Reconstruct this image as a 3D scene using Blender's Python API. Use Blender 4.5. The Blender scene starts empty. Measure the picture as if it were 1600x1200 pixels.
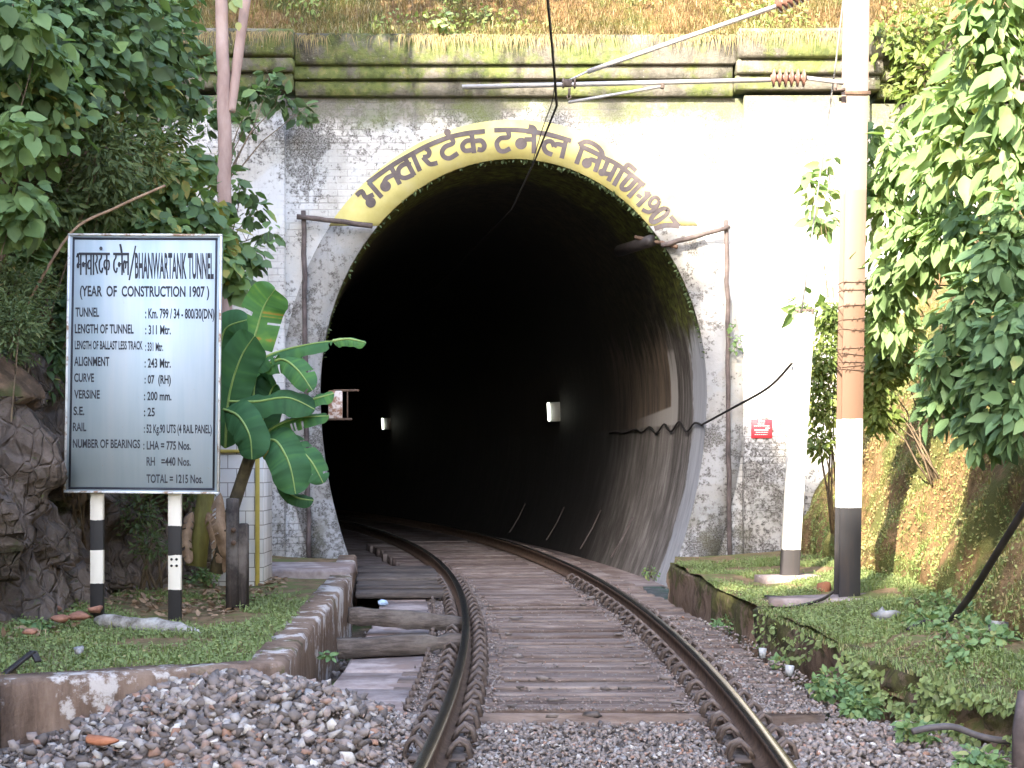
import bpy, bmesh, math, random
import numpy as np
from mathutils import Vector, Matrix
random.seed(7)
RNG = np.random.default_rng(11)
R = math.radians
SC = bpy.context.scene
COL = SC.collection

# ------------------------------------------------------------------ camera, light, exposure
CAM_H, FPX, HOR = 1.44, 2400.0, 719.0
cd = bpy.data.cameras.new('camera')
cd.sensor_width = 36.0
cd.lens = 36.0 * FPX / 1600.0
cd.shift_y = (HOR - 600.0) / 1600.0
cd.clip_start, cd.clip_end = 0.1, 2000.0
cam = bpy.data.objects.new('camera', cd)
cam.location = (0, 0, CAM_H)
cam.rotation_euler = (R(90), 0, 0)
COL.objects.link(cam)
SC.camera = cam

SUN_AZ, SUN_EL = 27.0, 31.0          # light travels towards +Y turned AZ to the right
W = bpy.data.worlds.new("World")
SC.world = W
W.use_nodes = True
nt = W.node_tree
sky = nt.nodes.new('ShaderNodeTexSky')
sky.sky_type = 'NISHITA'
sky.sun_disc = False
sky.dust_density = 1.8
sky.ozone_density = 0.8
sky.sun_elevation = R(SUN_EL)
sky.sun_rotation = R(180 + SUN_AZ)
nt.links.new(sky.outputs[0], nt.nodes['Background'].inputs[0])
nt.nodes['Background'].inputs[1].default_value = 0.15
sd = bpy.data.lights.new('sun', 'SUN')
sd.energy, sd.angle, sd.color = 2.5, R(0.6), (1.0, 0.89, 0.71)
sun = bpy.data.objects.new('sun', sd)
SDIR = Vector((math.sin(R(SUN_AZ)) * math.cos(R(SUN_EL)), math.cos(R(SUN_AZ)) * math.cos(R(SUN_EL)), -math.sin(R(SUN_EL))))
sun.rotation_euler = SDIR.to_track_quat('-Z', 'Y').to_euler()
COL.objects.link(sun)
SC.view_settings.view_transform = 'Standard'
SC.view_settings.look = 'None'
SC.view_settings.exposure = 3.3
SC.view_settings.gamma = 1.0
SC.cycles.max_bounces = 6
SC.cycles.transparent_max_bounces = 4

# ------------------------------------------------------------------ helpers
def P(px, py, Y):
    return ((px - 800.0) / FPX * Y, Y, CAM_H - (py - HOR) / FPX * Y)
def PZ(px, py, z):
    Y = FPX * (CAM_H - z) / (py - HOR)
    return ((px - 800.0) / FPX * Y, Y, z)

class MB:
    def __init__(s): s.v = []; s.f = []; s.t = []; s.n = 0
    def add(s, v, faces, m=0, t=0.5):
        v = np.asarray(v, float).reshape(-1, 3)
        by = {}
        for f in faces: by.setdefault(len(f), []).append(f)
        for k, fl in by.items(): s.f.append((np.asarray(fl, np.int64) + s.n, m))
        s.v.append(v); s.t.append(np.broadcast_to(np.asarray(t, float), (len(v),)).copy())
        s.n += len(v); return s
    def addarr(s, v, farr_list, m=0, t=0.5):
        v = np.asarray(v, float).reshape(-1, 3)
        for fa in farr_list: s.f.append((np.asarray(fa, np.int64) + s.n, m))
        s.v.append(v); s.t.append(np.broadcast_to(np.asarray(t, float), (len(v),)).copy())
        s.n += len(v); return s
    def box(s, c, sz, ch=0.01, rot=None, m=0, jit=0.0, t=0.5):
        v = CB_S * (np.asarray(sz) / 2) - CB_O * np.minimum(ch, np.min(sz) * .45)
        if jit: v = v + RNG.normal(0, jit, v.shape)
        if rot is not None: v = v @ np.asarray(rot.to_3x3()).T
        return s.add(v + np.asarray(c), CB_F, m, t)
    def bar(s, a, b, w, h, ch=0.004, m=0, jit=0, roll=0.0, t=.5):
        a, b = Vector(a), Vector(b); d = b - a
        q = d.to_track_quat('Y', 'Z').to_matrix() @ Matrix.Rotation(roll, 3, 'Y')
        return s.box((a + b) / 2, (w, d.length, h), ch, q, m, jit, t)
    def tube(s, pts, r, n=8, m=0, caps=True, t=.5, jit=0):
        pts = [Vector(p) for p in pts]; k = len(pts)
        rr = r if hasattr(r, '__len__') else [r] * k
        T = []
        for i in range(k):
            d = pts[min(i + 1, k - 1)] - pts[max(i - 1, 0)]
            T.append(d.normalized() if d.length > 1e-9 else Vector((0, 0, 1)))
        u = T[0].orthogonal().normalized(); vs = []
        for i in range(k):
            u = (u - T[i] * u.dot(T[i]))
            u = u.normalized() if u.length > 1e-6 else T[i].orthogonal().normalized()
            w = T[i].cross(u)
            for j in range(n):
                a = 2 * math.pi * j / n
                q = rr[i] * (1 + (random.uniform(-jit, jit) if jit else 0))
                vs.append(pts[i] + (u * math.cos(a) + w * math.sin(a)) * q)
        fs = [(i * n + j, i * n + (j + 1) % n, (i + 1) * n + (j + 1) % n, (i + 1) * n + j) for i in range(k - 1) for j in range(n)]
        if caps: fs += [tuple(range(n - 1, -1, -1)), tuple((k - 1) * n + j for j in range(n))]
        return s.add([tuple(v) for v in vs], fs, m, t)
    def grid(s, pts, nu, nv, m=0, t=.5):
        i = np.arange(nu * nv).reshape(nu, nv)
        fa = np.stack([i[:-1, :-1], i[1:, :-1], i[1:, 1:], i[:-1, 1:]], -1).reshape(-1, 4)
        return s.addarr(np.asarray(pts).reshape(-1, 3), [fa], m, t)
    def build(s, name, mats, parent=None, smooth=False, origin=None):
        me = bpy.data.meshes.new(name)
        V = np.concatenate(s.v) if s.v else np.zeros((0, 3))
        if origin is not None: V = V - np.asarray(origin)
        me.vertices.add(len(V)); me.vertices.foreach_set('co', V.ravel())
        nl = sum(f.size for f, _ in s.f); npol = sum(len(f) for f, _ in s.f)
        me.loops.add(nl); me.polygons.add(npol)
        me.loops.foreach_set('vertex_index', np.concatenate([f.ravel() for f, _ in s.f]))
        tot = np.concatenate([np.full(len(f), f.shape[1]) for f, _ in s.f])
        me.polygons.foreach_set('loop_start', np.concatenate([[0], np.cumsum(tot)[:-1]]))
        me.polygons.foreach_set('loop_total', tot)
        me.polygons.foreach_set('material_index', np.concatenate([np.full(len(f), m) for f, m in s.f]))
        if smooth: me.polygons.foreach_set('use_smooth', np.ones(npol, bool))
        at = me.attributes.new('tint', 'FLOAT', 'POINT')
        at.data.foreach_set('value', np.concatenate(s.t))
        me.update(calc_edges=True); me.validate()
        for m in (mats if isinstance(mats, (list, tuple)) else [mats]): me.materials.append(m)
        o = bpy.data.objects.new(name, me); COL.objects.link(o)
        if parent is not None: o.parent = parent
        if origin is not None: o.location = origin
        return o

def _cb():
    S, O = [], []
    for sx in (-1, 1):
        for sy in (-1, 1):
            for sz in (-1, 1):
                for a in range(3):
                    sg = np.array((sx, sy, sz), float); o = sg.copy(); o[a] = 0
                    S.append(sg); O.append(o)
    S, O = np.array(S), np.array(O)
    bm = bmesh.new()
    for p in S - .3 * O: bm.verts.new(p)
    bm.verts.ensure_lookup_table(); bm.verts.index_update()
    bmesh.ops.convex_hull(bm, input=bm.verts)
    bmesh.ops.dissolve_limit(bm, angle_limit=.01, verts=bm.verts, edges=bm.edges)
    F = [tuple(v.index for v in f.verts) for f in bm.faces]; bm.free()
    return S, O, F
CB_S, CB_O, CB_F = _cb()

def hull_template(n, seed, flat=1.0):
    r = np.random.default_rng(seed)
    p = r.normal(size=(n, 3)); p /= np.linalg.norm(p, axis=1)[:, None]
    p *= r.uniform(.8, 1.15, (n, 1)); p *= np.array((1, .8, .62 * flat))
    bm = bmesh.new()
    for q in p: bm.verts.new(q)
    bm.verts.ensure_lookup_table()
    res = bmesh.ops.convex_hull(bm, input=bm.verts)
    loose = [v for v in bm.verts if not v.link_faces]
    bmesh.ops.delete(bm, geom=loose, context='VERTS')
    bm.verts.index_update(); bm.verts.ensure_lookup_table()
    v = np.array([x.co for x in bm.verts]); f = np.array([[x.index for x in fc.verts] for fc in bm.faces]); bm.free()
    return v, f
STONES = [hull_template(11, 100 + i) for i in range(14)]

def tag(o, label=None, cat=None, group=None, kind=None):
    if label: o['label'] = label
    if cat: o['category'] = cat
    if group: o['group'] = group
    if kind: o['kind'] = kind
    return o
def thing(name, loc, label, cat, group=None):
    o = bpy.data.objects.new(name, None); o.empty_display_size = .2
    o.location = loc; COL.objects.link(o); bpy.context.view_layer.update()
    return tag(o, label, cat, group)
def part(mb, name, mats, par, smooth=False, label=None):
    o = mb.build(name, mats, None, smooth, origin=None)
    off = Vector((0, 0, 0)); q = par
    while q is not None: off += Vector(q.location); q = q.parent
    me = o.data
    me.transform(Matrix.Translation(-off)); o.parent = par
    if label: o['label'] = label
    return o

# ------------------------------------------------------------------ material helpers
class G:
    def __init__(s, name, rough=.8, spec=.3):
        s.m = bpy.data.materials.new(name); s.m.use_nodes = True
        s.nt = s.m.node_tree; s.b = s.nt.nodes['Principled BSDF']
        s.b.inputs['Roughness'].default_value = rough
        s.b.inputs['Specular IOR Level'].default_value = spec
        s._pos = None
    def n(s, t): return s.nt.nodes.new(t)
    def put(s, sock, v):
        if isinstance(v, bpy.types.NodeSocket): s.nt.links.new(v, sock)
        elif isinstance(v, (tuple, list)) and len(v) == 3 and sock.type == 'RGBA': sock.default_value = (*v, 1)
        else: sock.default_value = v
    def pos(s):
        if s._pos is None: s._pos = s.n('ShaderNodeNewGeometry').outputs['Position']
        return s._pos
    def obj(s): return s.n('ShaderNodeTexCoord').outputs['Object']
    def scale(s, vec, sc):
        x = s.n('ShaderNodeVectorMath'); x.operation = 'MULTIPLY'; s.put(x.inputs[0], vec); x.inputs[1].default_value = sc
        return x.outputs[0]
    def noise(s, sc, det=5, ro=.6, vec=None, dist=0):
        x = s.n('ShaderNodeTexNoise'); s.put(x.inputs['Vector'], vec if vec is not None else s.pos())
        x.inputs['Scale'].default_value = sc; x.inputs['Detail'].default_value = det; x.inputs['Roughness'].default_value = ro
        x.inputs['Distortion'].default_value = dist
        return x.outputs[0]
    def vor(s, sc, vec=None, feat='F1', out=0):
        x = s.n('ShaderNodeTexVoronoi'); x.feature = feat; s.put(x.inputs['Vector'], vec if vec is not None else s.pos())
        x.inputs['Scale'].default_value = sc; return x.outputs[out]
    def ramp(s, fac, stops):
        x = s.n('ShaderNodeValToRGB'); s.put(x.inputs[0], fac); e = x.color_ramp.elements
        while len(e) < len(stops): e.new(.5)
        for k, (p, c) in enumerate(stops):
            e[k].position = p; e[k].color = (*c, 1) if hasattr(c, '__len__') else (c, c, c, 1)
        return x.outputs[0]
    def mix(s, fac, a, b, bt='MIX'):
        x = s.n('ShaderNodeMix'); x.data_type = 'RGBA'; x.blend_type = bt
        s.put(x.inputs[0], fac); s.put(x.inputs[6], a); s.put(x.inputs[7], b); return x.outputs[2]
    def m_(s, op, a, b=0.0, clamp=False):
        x = s.n('ShaderNodeMath'); x.operation = op; x.use_clamp = clamp
        s.put(x.inputs[0], a); s.put(x.inputs[1], b); return x.outputs[0]
    def mr(s, v, a, b, c=0., d=1.):
        x = s.n('ShaderNodeMapRange'); x.interpolation_type = 'SMOOTHSTEP'
        s.put(x.inputs[0], v)
        for k, q in enumerate((a, b, c, d)): x.inputs[k + 1].default_value = q
        return x.outputs[0]
    def sep(s, vec=None):
        x = s.n('ShaderNodeSeparateXYZ'); s.put(x.inputs[0], vec if vec is not None else s.pos()); return x.outputs
    def comb(s, a, b, c):
        x = s.n('ShaderNodeCombineXYZ')
        for k, q in enumerate((a, b, c)): s.put(x.inputs[k], q)
        return x.outputs[0]
    def attr(s, n='tint'):
        x = s.n('ShaderNodeAttribute'); x.attribute_name = n; return x.outputs['Fac']
    def bump(s, h, st=.5, d=.02):
        x = s.n('ShaderNodeBump'); x.inputs['Strength'].default_value = st; x.inputs['Distance'].default_value = d
        s.put(x.inputs['Height'], h); s.nt.links.new(x.outputs[0], s.b.inputs['Normal'])
    def col(s, c): s.put(s.b.inputs['Base Color'], c); return s
    def rough(s, v): s.put(s.b.inputs['Roughness'], v)
    def metal(s, v): s.put(s.b.inputs['Metallic'], v)

def simple(name, stops, sc=6, rough=.8, bump=.3, det=6, metal=0., bd=.01, vec=None, spec=.3, stretch=None):
    g = G(name, rough, spec)
    v = g.scale(g.pos(), stretch) if stretch else None
    n = g.noise(sc, det, .65, v)
    g.col(g.ramp(n, stops)); g.bump(g.noise(sc * 3, det, .7, v), bump, bd)
    if metal: g.metal(metal)
    return g.m

def leafmat(name, stops, rough=.5, trans=.35, spec=.4):
    g = G(name, rough, spec)
    stops = [(p, tuple(.90 * v * 1.12 + .10 * sum(q) / 3 * 1.12 for v in q)) for p, q in stops]
    c = g.ramp(g.m_('ADD', g.attr(), g.m_('MULTIPLY', g.m_('SUBTRACT', g.noise(9, 2), .5), .25)), stops)
    g.col(c)
    tr = g.n('ShaderNodeBsdfTranslucent'); g.nt.links.new(g.mix(1.0, c, (1.0, 1.0, .45), 'MULTIPLY'), tr.inputs[0])
    mx = g.n('ShaderNodeMixShader'); mx.inputs[0].default_value = trans
    g.nt.links.new(g.b.outputs[0], mx.inputs[1]); g.nt.links.new(tr.outputs[0], mx.inputs[2])
    g.nt.links.new(mx.outputs[0], g.nt.nodes['Material Output'].inputs[0])
    return g.m

M = {}
def mat_whitewash(name, brick=True, lowdirt=1.0, pre=0.0, dim=1.0):
    g = G(name, .9, .15)
    x, y, z = g.sep()
    v2 = g.comb(x, z, 0.0)
    base = g.ramp(g.noise(2.2, 5, .6), [(.3, (.40, .385, .37)), (.5, (.51, .50, .49)), (.7, (.485, .51, .55))])
    # patches of newer limewash with hard edges
    pt = g.mr(g.noise(.9, 2, .4), .53, .55)
    base = g.mix(g.m_('MULTIPLY', pt, .6), base, (.56, .57, .60))
    # mildew
    big = g.mr(g.noise(.75, 4, .6), .42, .62)
    top = g.m_('MAXIMUM', g.mr(z, 4.6, 6.5, 0, .9), g.mr(x, -1.0, -2.6, 0, .18))
    low = g.m_('MULTIPLY', g.mr(z, 3.0, .2, 0, .72), lowdirt)
    amt = g.m_('ADD', g.m_('ADD', g.m_('MULTIPLY', big, g.mr(x, -3.05, -3.25, .75, .1)), pre), g.m_('MAXIMUM', top, low))
    base = g.mix(1.0, base, (dim, dim, dim), 'MULTIPLY')
    strk = g.mr(g.noise(1.0, 6, .7, g.scale(g.pos(), (7, 7, .5))), .52, .72)
    thr0 = g.m_('MULTIPLY', g.m_('MULTIPLY', strk, amt), .06)
    thr = g.m_('ADD', g.m_('ADD', g.m_('MULTIPLY', g.noise(16, 9, .68), .70), g.m_('MULTIPLY', g.noise(4.2, 5, .62), .30)), g.m_('MULTIPLY', amt, .17))
    mild = g.mr(g.m_('ADD', thr, thr0), .60, .69)
    fine = g.mr(g.noise(22, 8, .75), .55, .63)
    mild = g.m_('MAXIMUM', mild, g.m_('MULTIPLY', fine, g.m_('MULTIPLY', amt, .55)))
    mild = g.m_('MAXIMUM', mild, g.m_('MULTIPLY', g.m_('MULTIPLY', strk, amt), .7))
    mcol = g.ramp(g.noise(3.1, 4), [(.35, (.03, .026, .024)), (.6, (.075, .066, .058)), (.75, (.075, .078, .045))])
    grit = g.mr(g.noise(48, 6, .75), .40, .60, .35, 1)
    c = g.mix(g.m_('MULTIPLY', g.m_('MULTIPLY', mild, grit), .95), base, mcol)
    cream = g.mr(g.noise(1.1, 5, .6), .5, .7)
    c = g.mix(g.m_('MULTIPLY', cream, .5), c, g.mix(1.0, c, (1.0, .93, .82), 'MULTIPLY'))
    # damp dark/green band right under the cornice
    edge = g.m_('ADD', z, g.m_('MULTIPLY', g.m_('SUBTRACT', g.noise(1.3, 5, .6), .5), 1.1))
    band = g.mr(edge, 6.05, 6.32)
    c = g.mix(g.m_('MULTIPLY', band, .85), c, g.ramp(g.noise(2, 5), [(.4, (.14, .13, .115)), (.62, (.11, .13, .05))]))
    # green algae near ground
    alg = g.m_('MULTIPLY', g.mr(z, 1.2, .1), g.mr(g.noise(2.4, 6, .65), .48, .6))
    c = g.mix(g.m_('MULTIPLY', alg, .6), c, (.10, .095, .06))
    h = g.noise(26, 6, .7)
    if brick:
        b = g.n('ShaderNodeTexBrick'); g.put(b.inputs['Vector'], v2)
        b.inputs['Scale'].default_value = 1.0; b.inputs['Brick Width'].default_value = .27; b.inputs['Row Height'].default_value = .093
        b.inputs['Mortar Size'].default_value = .009; b.inputs['Mortar Smooth'].default_value = .4; b.offset = .5
        mort = g.m_('MULTIPLY', b.outputs['Fac'], g.mr(g.noise(1.6, 5, .65), .40, .62))
        c = g.mix(g.m_('MULTIPLY', mort, g.m_('ADD', .22, g.m_('MULTIPLY', amt, .5))), c, (.13, .125, .115))
        h = g.m_('SUBTRACT', g.m_('MULTIPLY', h, .5), g.m_('MULTIPLY', mort, .8))
    g.col(c); g.bump(h, .55, .015)
    return g.m
M['wall'] = mat_whitewash('whitewashed_brick')
M['plaster'] = mat_whitewash('limewashed_plaster', False, .75, .22, .62)

def mat_cornice():
    g = G('mossy_masonry', .95, .1)
    x, y, z = g.sep()
    c = g.ramp(g.noise(3, 6, .65), [(.3, (.075, .07, .058)), (.5, (.15, .14, .12)), (.7, (.22, .20, .17))])
    mo = g.mr(g.noise(1.3, 7, .7), .46, .58)
    mcol = g.ramp(g.noise(7, 5), [(.3, (.06, .085, .025)), (.55, (.14, .17, .05)), (.75, (.24, .21, .09))])
    c = g.mix(g.m_('MULTIPLY', mo, .85), c, mcol)
    dk = g.mr(g.noise(2.2, 7, .7, g.scale(g.pos(), (1, 1, .5))), .52, .66)
    c = g.mix(g.m_('MULTIPLY', dk, .7), c, (.05, .046, .038))
    fl = g.mr(g.noise(30, 3, .6), .68, .72)
    c = g.mix(g.m_('MULTIPLY', fl, .6), c, (.5, .48, .44))
    g.col(c); g.bump(g.noise(18, 7, .7), .8, .03)
    return g.m
M['cornice'] = mat_cornice()
def mat_yellow():
    g = G('yellow_painted_band', .8, .2)
    c = g.ramp(g.noise(3, 5, .6), [(.3, (.45, .395, .14)), (.55, (.52, .47, .19)), (.75, (.55, .50, .26))])
    ch = g.mr(g.noise(16, 8, .75), .64, .69)
    c = g.mix(g.m_('MULTIPLY', ch, .7), c, (.2, .18, .13))
    st = g.mr(g.noise(1, 5, .7, g.scale(g.pos(), (9, 9, .6))), .60, .8)
    c = g.mix(g.m_('MULTIPLY', st, .35), c, (.3, .27, .18))
    g.col(c); g.bump(g.noise(25, 5), .3, .01); return g.m
M['yellow'] = mat_yellow()
M['letter_paint'] = simple('dark_letter_paint', [(.35, (.075, .06, .06)), (.6, (.12, .10, .10)), (.72, (.10, .11, .13))], 5, .75, .2)

def mat_lining():
    g = G('tunnel_concrete', .75, .25)
    x, y, z = g.sep()
    v = g.scale(g.pos(), (3.5, 3.5, .35))
    c = g.ramp(g.noise(1.2, 7, .7, v), [(.3, (.06, .055, .051)), (.5, (.165, .152, .145)), (.68, (.31, .295, .285))])
    # brown bare patch on the haunch
    br = g.m_('MULTIPLY', g.mr(z, 1.95, 2.0), g.mr(z, 4.0, 3.2))
    br = g.m_('MULTIPLY', br, g.mr(y, 23.5, 23.6))
    c = g.mix(g.m_('MULTIPLY', br, .85), c, g.ramp(g.noise(1.5, 6, .65, v), [(.35, (.06, .048, .038)), (.6, (.21, .16, .12))]))
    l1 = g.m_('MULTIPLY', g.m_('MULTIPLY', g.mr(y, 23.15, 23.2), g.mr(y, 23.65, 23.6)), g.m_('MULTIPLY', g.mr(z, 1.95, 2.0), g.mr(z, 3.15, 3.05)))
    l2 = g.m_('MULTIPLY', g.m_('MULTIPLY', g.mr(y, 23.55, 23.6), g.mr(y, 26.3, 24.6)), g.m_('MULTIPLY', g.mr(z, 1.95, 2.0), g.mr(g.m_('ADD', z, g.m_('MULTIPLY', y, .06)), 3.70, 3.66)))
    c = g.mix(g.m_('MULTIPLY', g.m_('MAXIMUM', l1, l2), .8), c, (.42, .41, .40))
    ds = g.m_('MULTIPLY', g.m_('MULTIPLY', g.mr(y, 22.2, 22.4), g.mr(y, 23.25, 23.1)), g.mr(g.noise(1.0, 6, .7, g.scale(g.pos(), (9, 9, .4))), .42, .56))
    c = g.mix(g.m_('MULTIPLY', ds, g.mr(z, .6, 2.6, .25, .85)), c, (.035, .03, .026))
    # pale paint near the mouth with a stepped edge
    wob = g.m_('MULTIPLY', g.m_('SUBTRACT', g.noise(2.5, 4), .5), .5)
    e = g.m_('ADD', y, wob)
    pale = g.m_('MULTIPLY', g.mr(e, 22.25, 22.15), g.mr(z, 3.35, 3.28))
    c = g.mix(g.m_('MULTIPLY', pale, .85), c, g.ramp(g.noise(2, 6, .6, v), [(.35, (.30, .31, .33)), (.65, (.42, .44, .48))]))
    ms = g.m_('MULTIPLY', g.mr(g.m_('ADD', y, g.m_('MULTIPLY', g.m_('SUBTRACT', g.noise(2, 5), .5), 1.6)), 23.3, 22.6), g.mr(g.m_('ADD', z, g.m_('MULTIPLY', g.m_('SUBTRACT', g.noise(2.2, 5), .5), 1.4)), 3.1, 3.5))
    # soot and water streaks above
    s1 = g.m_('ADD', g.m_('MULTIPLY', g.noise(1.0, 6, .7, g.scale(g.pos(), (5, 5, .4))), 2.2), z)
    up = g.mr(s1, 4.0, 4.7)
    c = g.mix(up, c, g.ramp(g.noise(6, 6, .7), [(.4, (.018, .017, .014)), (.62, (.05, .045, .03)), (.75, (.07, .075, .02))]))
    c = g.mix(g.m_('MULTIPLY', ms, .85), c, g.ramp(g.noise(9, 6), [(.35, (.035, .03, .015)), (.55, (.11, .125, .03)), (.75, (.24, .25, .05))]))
    depth_dark = g.mr(g.m_('ADD', y, g.m_('MULTIPLY', g.noise(.6, 4), 3.0)), 25.3, 30.5)  # wall colour darkens to near black with depth into the tunnel
    c = g.mix(g.m_('MULTIPLY', depth_dark, .93), c, (.016, .015, .015))
    g.col(c); g.bump(g.noise(12, 7, .7), .5, .02); return g.m
M['lining'] = mat_lining()

def mat_ground(name, stops, sc, sc2, over=None, bump=.8, bd=.03):
    g = G(name, .95, .1)
    c = g.ramp(g.noise(sc, 8, .7), stops)
    if over: c = g.mix(g.mr(g.noise(sc2, 4, .6), .48, .58), c, over)
    g.col(c); g.bump(g.noise(sc * 4, 8, .75), bump, bd); return g.m
M['soil'] = mat_ground('dark_soil', [(.3, (.045, .035, .025)), (.5, (.10, .07, .05)), (.7, (.19, .13, .09))], 5, 1.2, (.06, .07, .03))
M['turf'] = mat_ground('turf_soil', [(.3, (.09, .07, .04)), (.5, (.17, .125, .07)), (.7, (.29, .185, .12))], 6, 2.2, (.14, .15, .06))
M['bank'] = mat_ground('bank_earth', [(.3, (.11, .075, .04)), (.5, (.26, .17, .085)), (.7, (.40, .25, .135))], 6, 1.6, (.17, .17, .06), 1.0, .06)
M['hill'] = mat_ground('hill_earth', [(.3, (.07, .045, .025)), (.5, (.18, .11, .055)), (.7, (.30, .19, .09))], 4, .9, (.09, .10, .035), 1.0, .06)
def mat_rock():
    g = G('weathered_rock', .85, .25)
    c = g.ramp(g.noise(2.2, 9, .7, None, .6), [(.25, (.055, .043, .036)), (.45, (.135, .105, .088)), (.6, (.22, .175, .15)), (.78, (.33, .275, .24))])
    c = g.mix(g.mr(g.noise(1.1, 5), .58, .68), c, (.06, .065, .03))
    wv = g.n('ShaderNodeVectorMath'); wv.operation = 'ADD'; g.put(wv.inputs[0], g.scale(g.pos(), (1, 1.3, .6))); nz = g.n('ShaderNodeTexNoise'); nz.inputs['Scale'].default_value = 2.5; g.put(nz.inputs['Vector'], g.pos()); g.put(wv.inputs[1], g.scale(nz.outputs['Color'], (.12, .12, .16)))
    cr = g.vor(2.6, wv.outputs[0], 'DISTANCE_TO_EDGE'); cf = g.vor(7.5, wv.outputs[0], 'DISTANCE_TO_EDGE')
    c = g.mix(g.m_('MULTIPLY', g.mr(cr, .03, 0), .35), c, (.03, .024, .02)); c = g.mix(g.m_('MULTIPLY', g.mr(cf, .03, 0), .10), c, (.04, .03, .026))
    c = g.mix(g.mr(g.noise(16, 6, .7), .60, .68), c, (.10, .11, .05))
    g.col(c)
    g.bump(g.m_('ADD', g.noise(7, 9, .72), g.m_('ADD', g.m_('MULTIPLY', g.mr(cr, 0, .12), .9), g.m_('MULTIPLY', g.mr(cf, 0, .08), .35))), 1.0, .08); return g.m
M['rock'] = mat_rock()
M['leaf_broad'] = leafmat('broad_leaves', [(0, (.06, .095, .05)), (.45, (.105, .185, .08)), (.8, (.15, .25, .092)), (.96, (.17, .27, .075)), (1, (.30, .28, .08))], .6, .38, .25)
M['leaf_fine'] = leafmat('fine_leaves', [(0, (.065, .095, .045)), (.5, (.115, .165, .07)), (.9, (.17, .22, .09)), (1, (.28, .24, .11))], .65, .4, .2)
M['leaf_pale'] = leafmat('pale_leaves', [(0, (.09, .15, .055)), (.5, (.17, .275, .10)), (.85, (.26, .36, .15)), (1, (.36, .38, .15))], .55, .42, .25)
M['leaf_teal'] = leafmat('bluish_leaves', [(0, (.07, .13, .06)), (.5, (.125, .225, .095)), (.88, (.19, .29, .11)), (1, (.28, .30, .11))], .6, .35, .25)
M['leaf_lime'] = leafmat('lime_leaves', [(0, (.07, .11, .025)), (.5, (.14, .20, .04)), (1, (.24, .28, .07))], .55, .4)
M['banana'] = leafmat('banana_leaf', [(0, (.022, .07, .03)), (.5, (.045, .135, .055)), (.85, (.08, .22, .055)), (.95, (.13, .28, .05)), (1, (.35, .22, .04))], .68, .35, .18)
M['midrib'] = simple('banana_midrib', [(.3, (.16, .26, .07)), (.7, (.26, .36, .12))], 8, .5, .1)
M['dryleaf'] = simple('dry_leaf', [(.3, (.16, .10, .06)), (.7, (.36, .25, .17))], 8, .9, .5)
M['grass'] = leafmat('green_grass', [(0, (.12, .13, .055)), (.4, (.165, .225, .075)), (.75, (.22, .29, .095)), (.9, (.27, .25, .10)), (1, (.34, .27, .15))], .7, .3)
M['drygrass'] = leafmat('dry_grass', [(0, (.15, .105, .05)), (.4, (.27, .20, .09)), (.62, (.36, .28, .125)), (.78, (.22, .25, .07)), (1, (.20, .29, .07))], .7, .3)
M['bankgrass'] = leafmat('bank_grass', [(0, (.22, .155, .07)), (.35, (.35, .27, .11)), (.6, (.28, .30, .095)), (1, (.17, .28, .07))], .7, .3)
M['bark'] = simple('smooth_pinkish_bark', [(.3, (.22, .14, .12)), (.55, (.36, .26, .235)), (.75, (.47, .37, .34))], 3, .8, .25, 6, 0, .01, None, .3, (1, 1, .35))
M['twig'] = simple('brown_twig', [(.3, (.07, .05, .035)), (.7, (.20, .15, .10))], 10, .9, .4)
M['stem'] = simple('banana_stem', [(.3, (.10, .085, .03)), (.55, (.20, .19, .06)), (.75, (.28, .22, .10))], 5, .7, .4, 6, 0, .01, None, .3, (2, 2, .4))
M['oldstem'] = simple('old_banana_stem', [(.3, (.03, .025, .02)), (.55, (.10, .08, .05)), (.75, (.17, .14, .07))], 6, .8, .6, 6, 0, .02)
def mat_wood(name, st, ax):
    g = G(name, .85, .2)
    v = g.scale(g.pos(), ax)
    c = g.ramp(g.noise(4, 8, .7, v), st)
    c = g.mix(g.m_('MULTIPLY', g.attr(), .8), c, g.mix(1.0, c, (.45, .40, .38), 'MULTIPLY'))
    c = g.mix(g.m_('MULTIPLY', g.mr(g.noise(1.3, 6, .7), .5, .68), .55), c, (.26, .215, .195) if name.startswith('deck') else (.22, .19, .17))
    g.col(c); g.bump(g.noise(9, 8, .7, v), .8, .02); return g.m
M['deck'] = mat_wood('deck_timber', [(.25, (.06, .043, .036)), (.42, (.155, .115, .10)), (.58, (.235, .185, .165)), (.78, (.35, .295, .27))], (.5, 7, 3))
M['baulk'] = mat_wood('old_baulk_timber', [(.25, (.035, .03, .028)), (.5, (.12, .10, .09)), (.75, (.25, .21, .19))], (.7, 6, 9))
M['darkpost'] = mat_wood('tarred_timber', [(.25, (.015, .013, .014)), (.5, (.045, .038, .036)), (.75, (.11, .085, .075))], (6, 6, .5))
M['polewood'] = simple('grey_pole_wood', [(.3, (.05, .04, .04)), (.7, (.15, .12, .115))], 5, .9, .4)
M['slab'] = mat_ground('slab_concrete', [(.25, (.10, .075, .068)), (.5, (.27, .22, .21)), (.72, (.40, .345, .33))], 3.5, 1.5, (.20, .15, .135), .5, .012)
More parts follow.
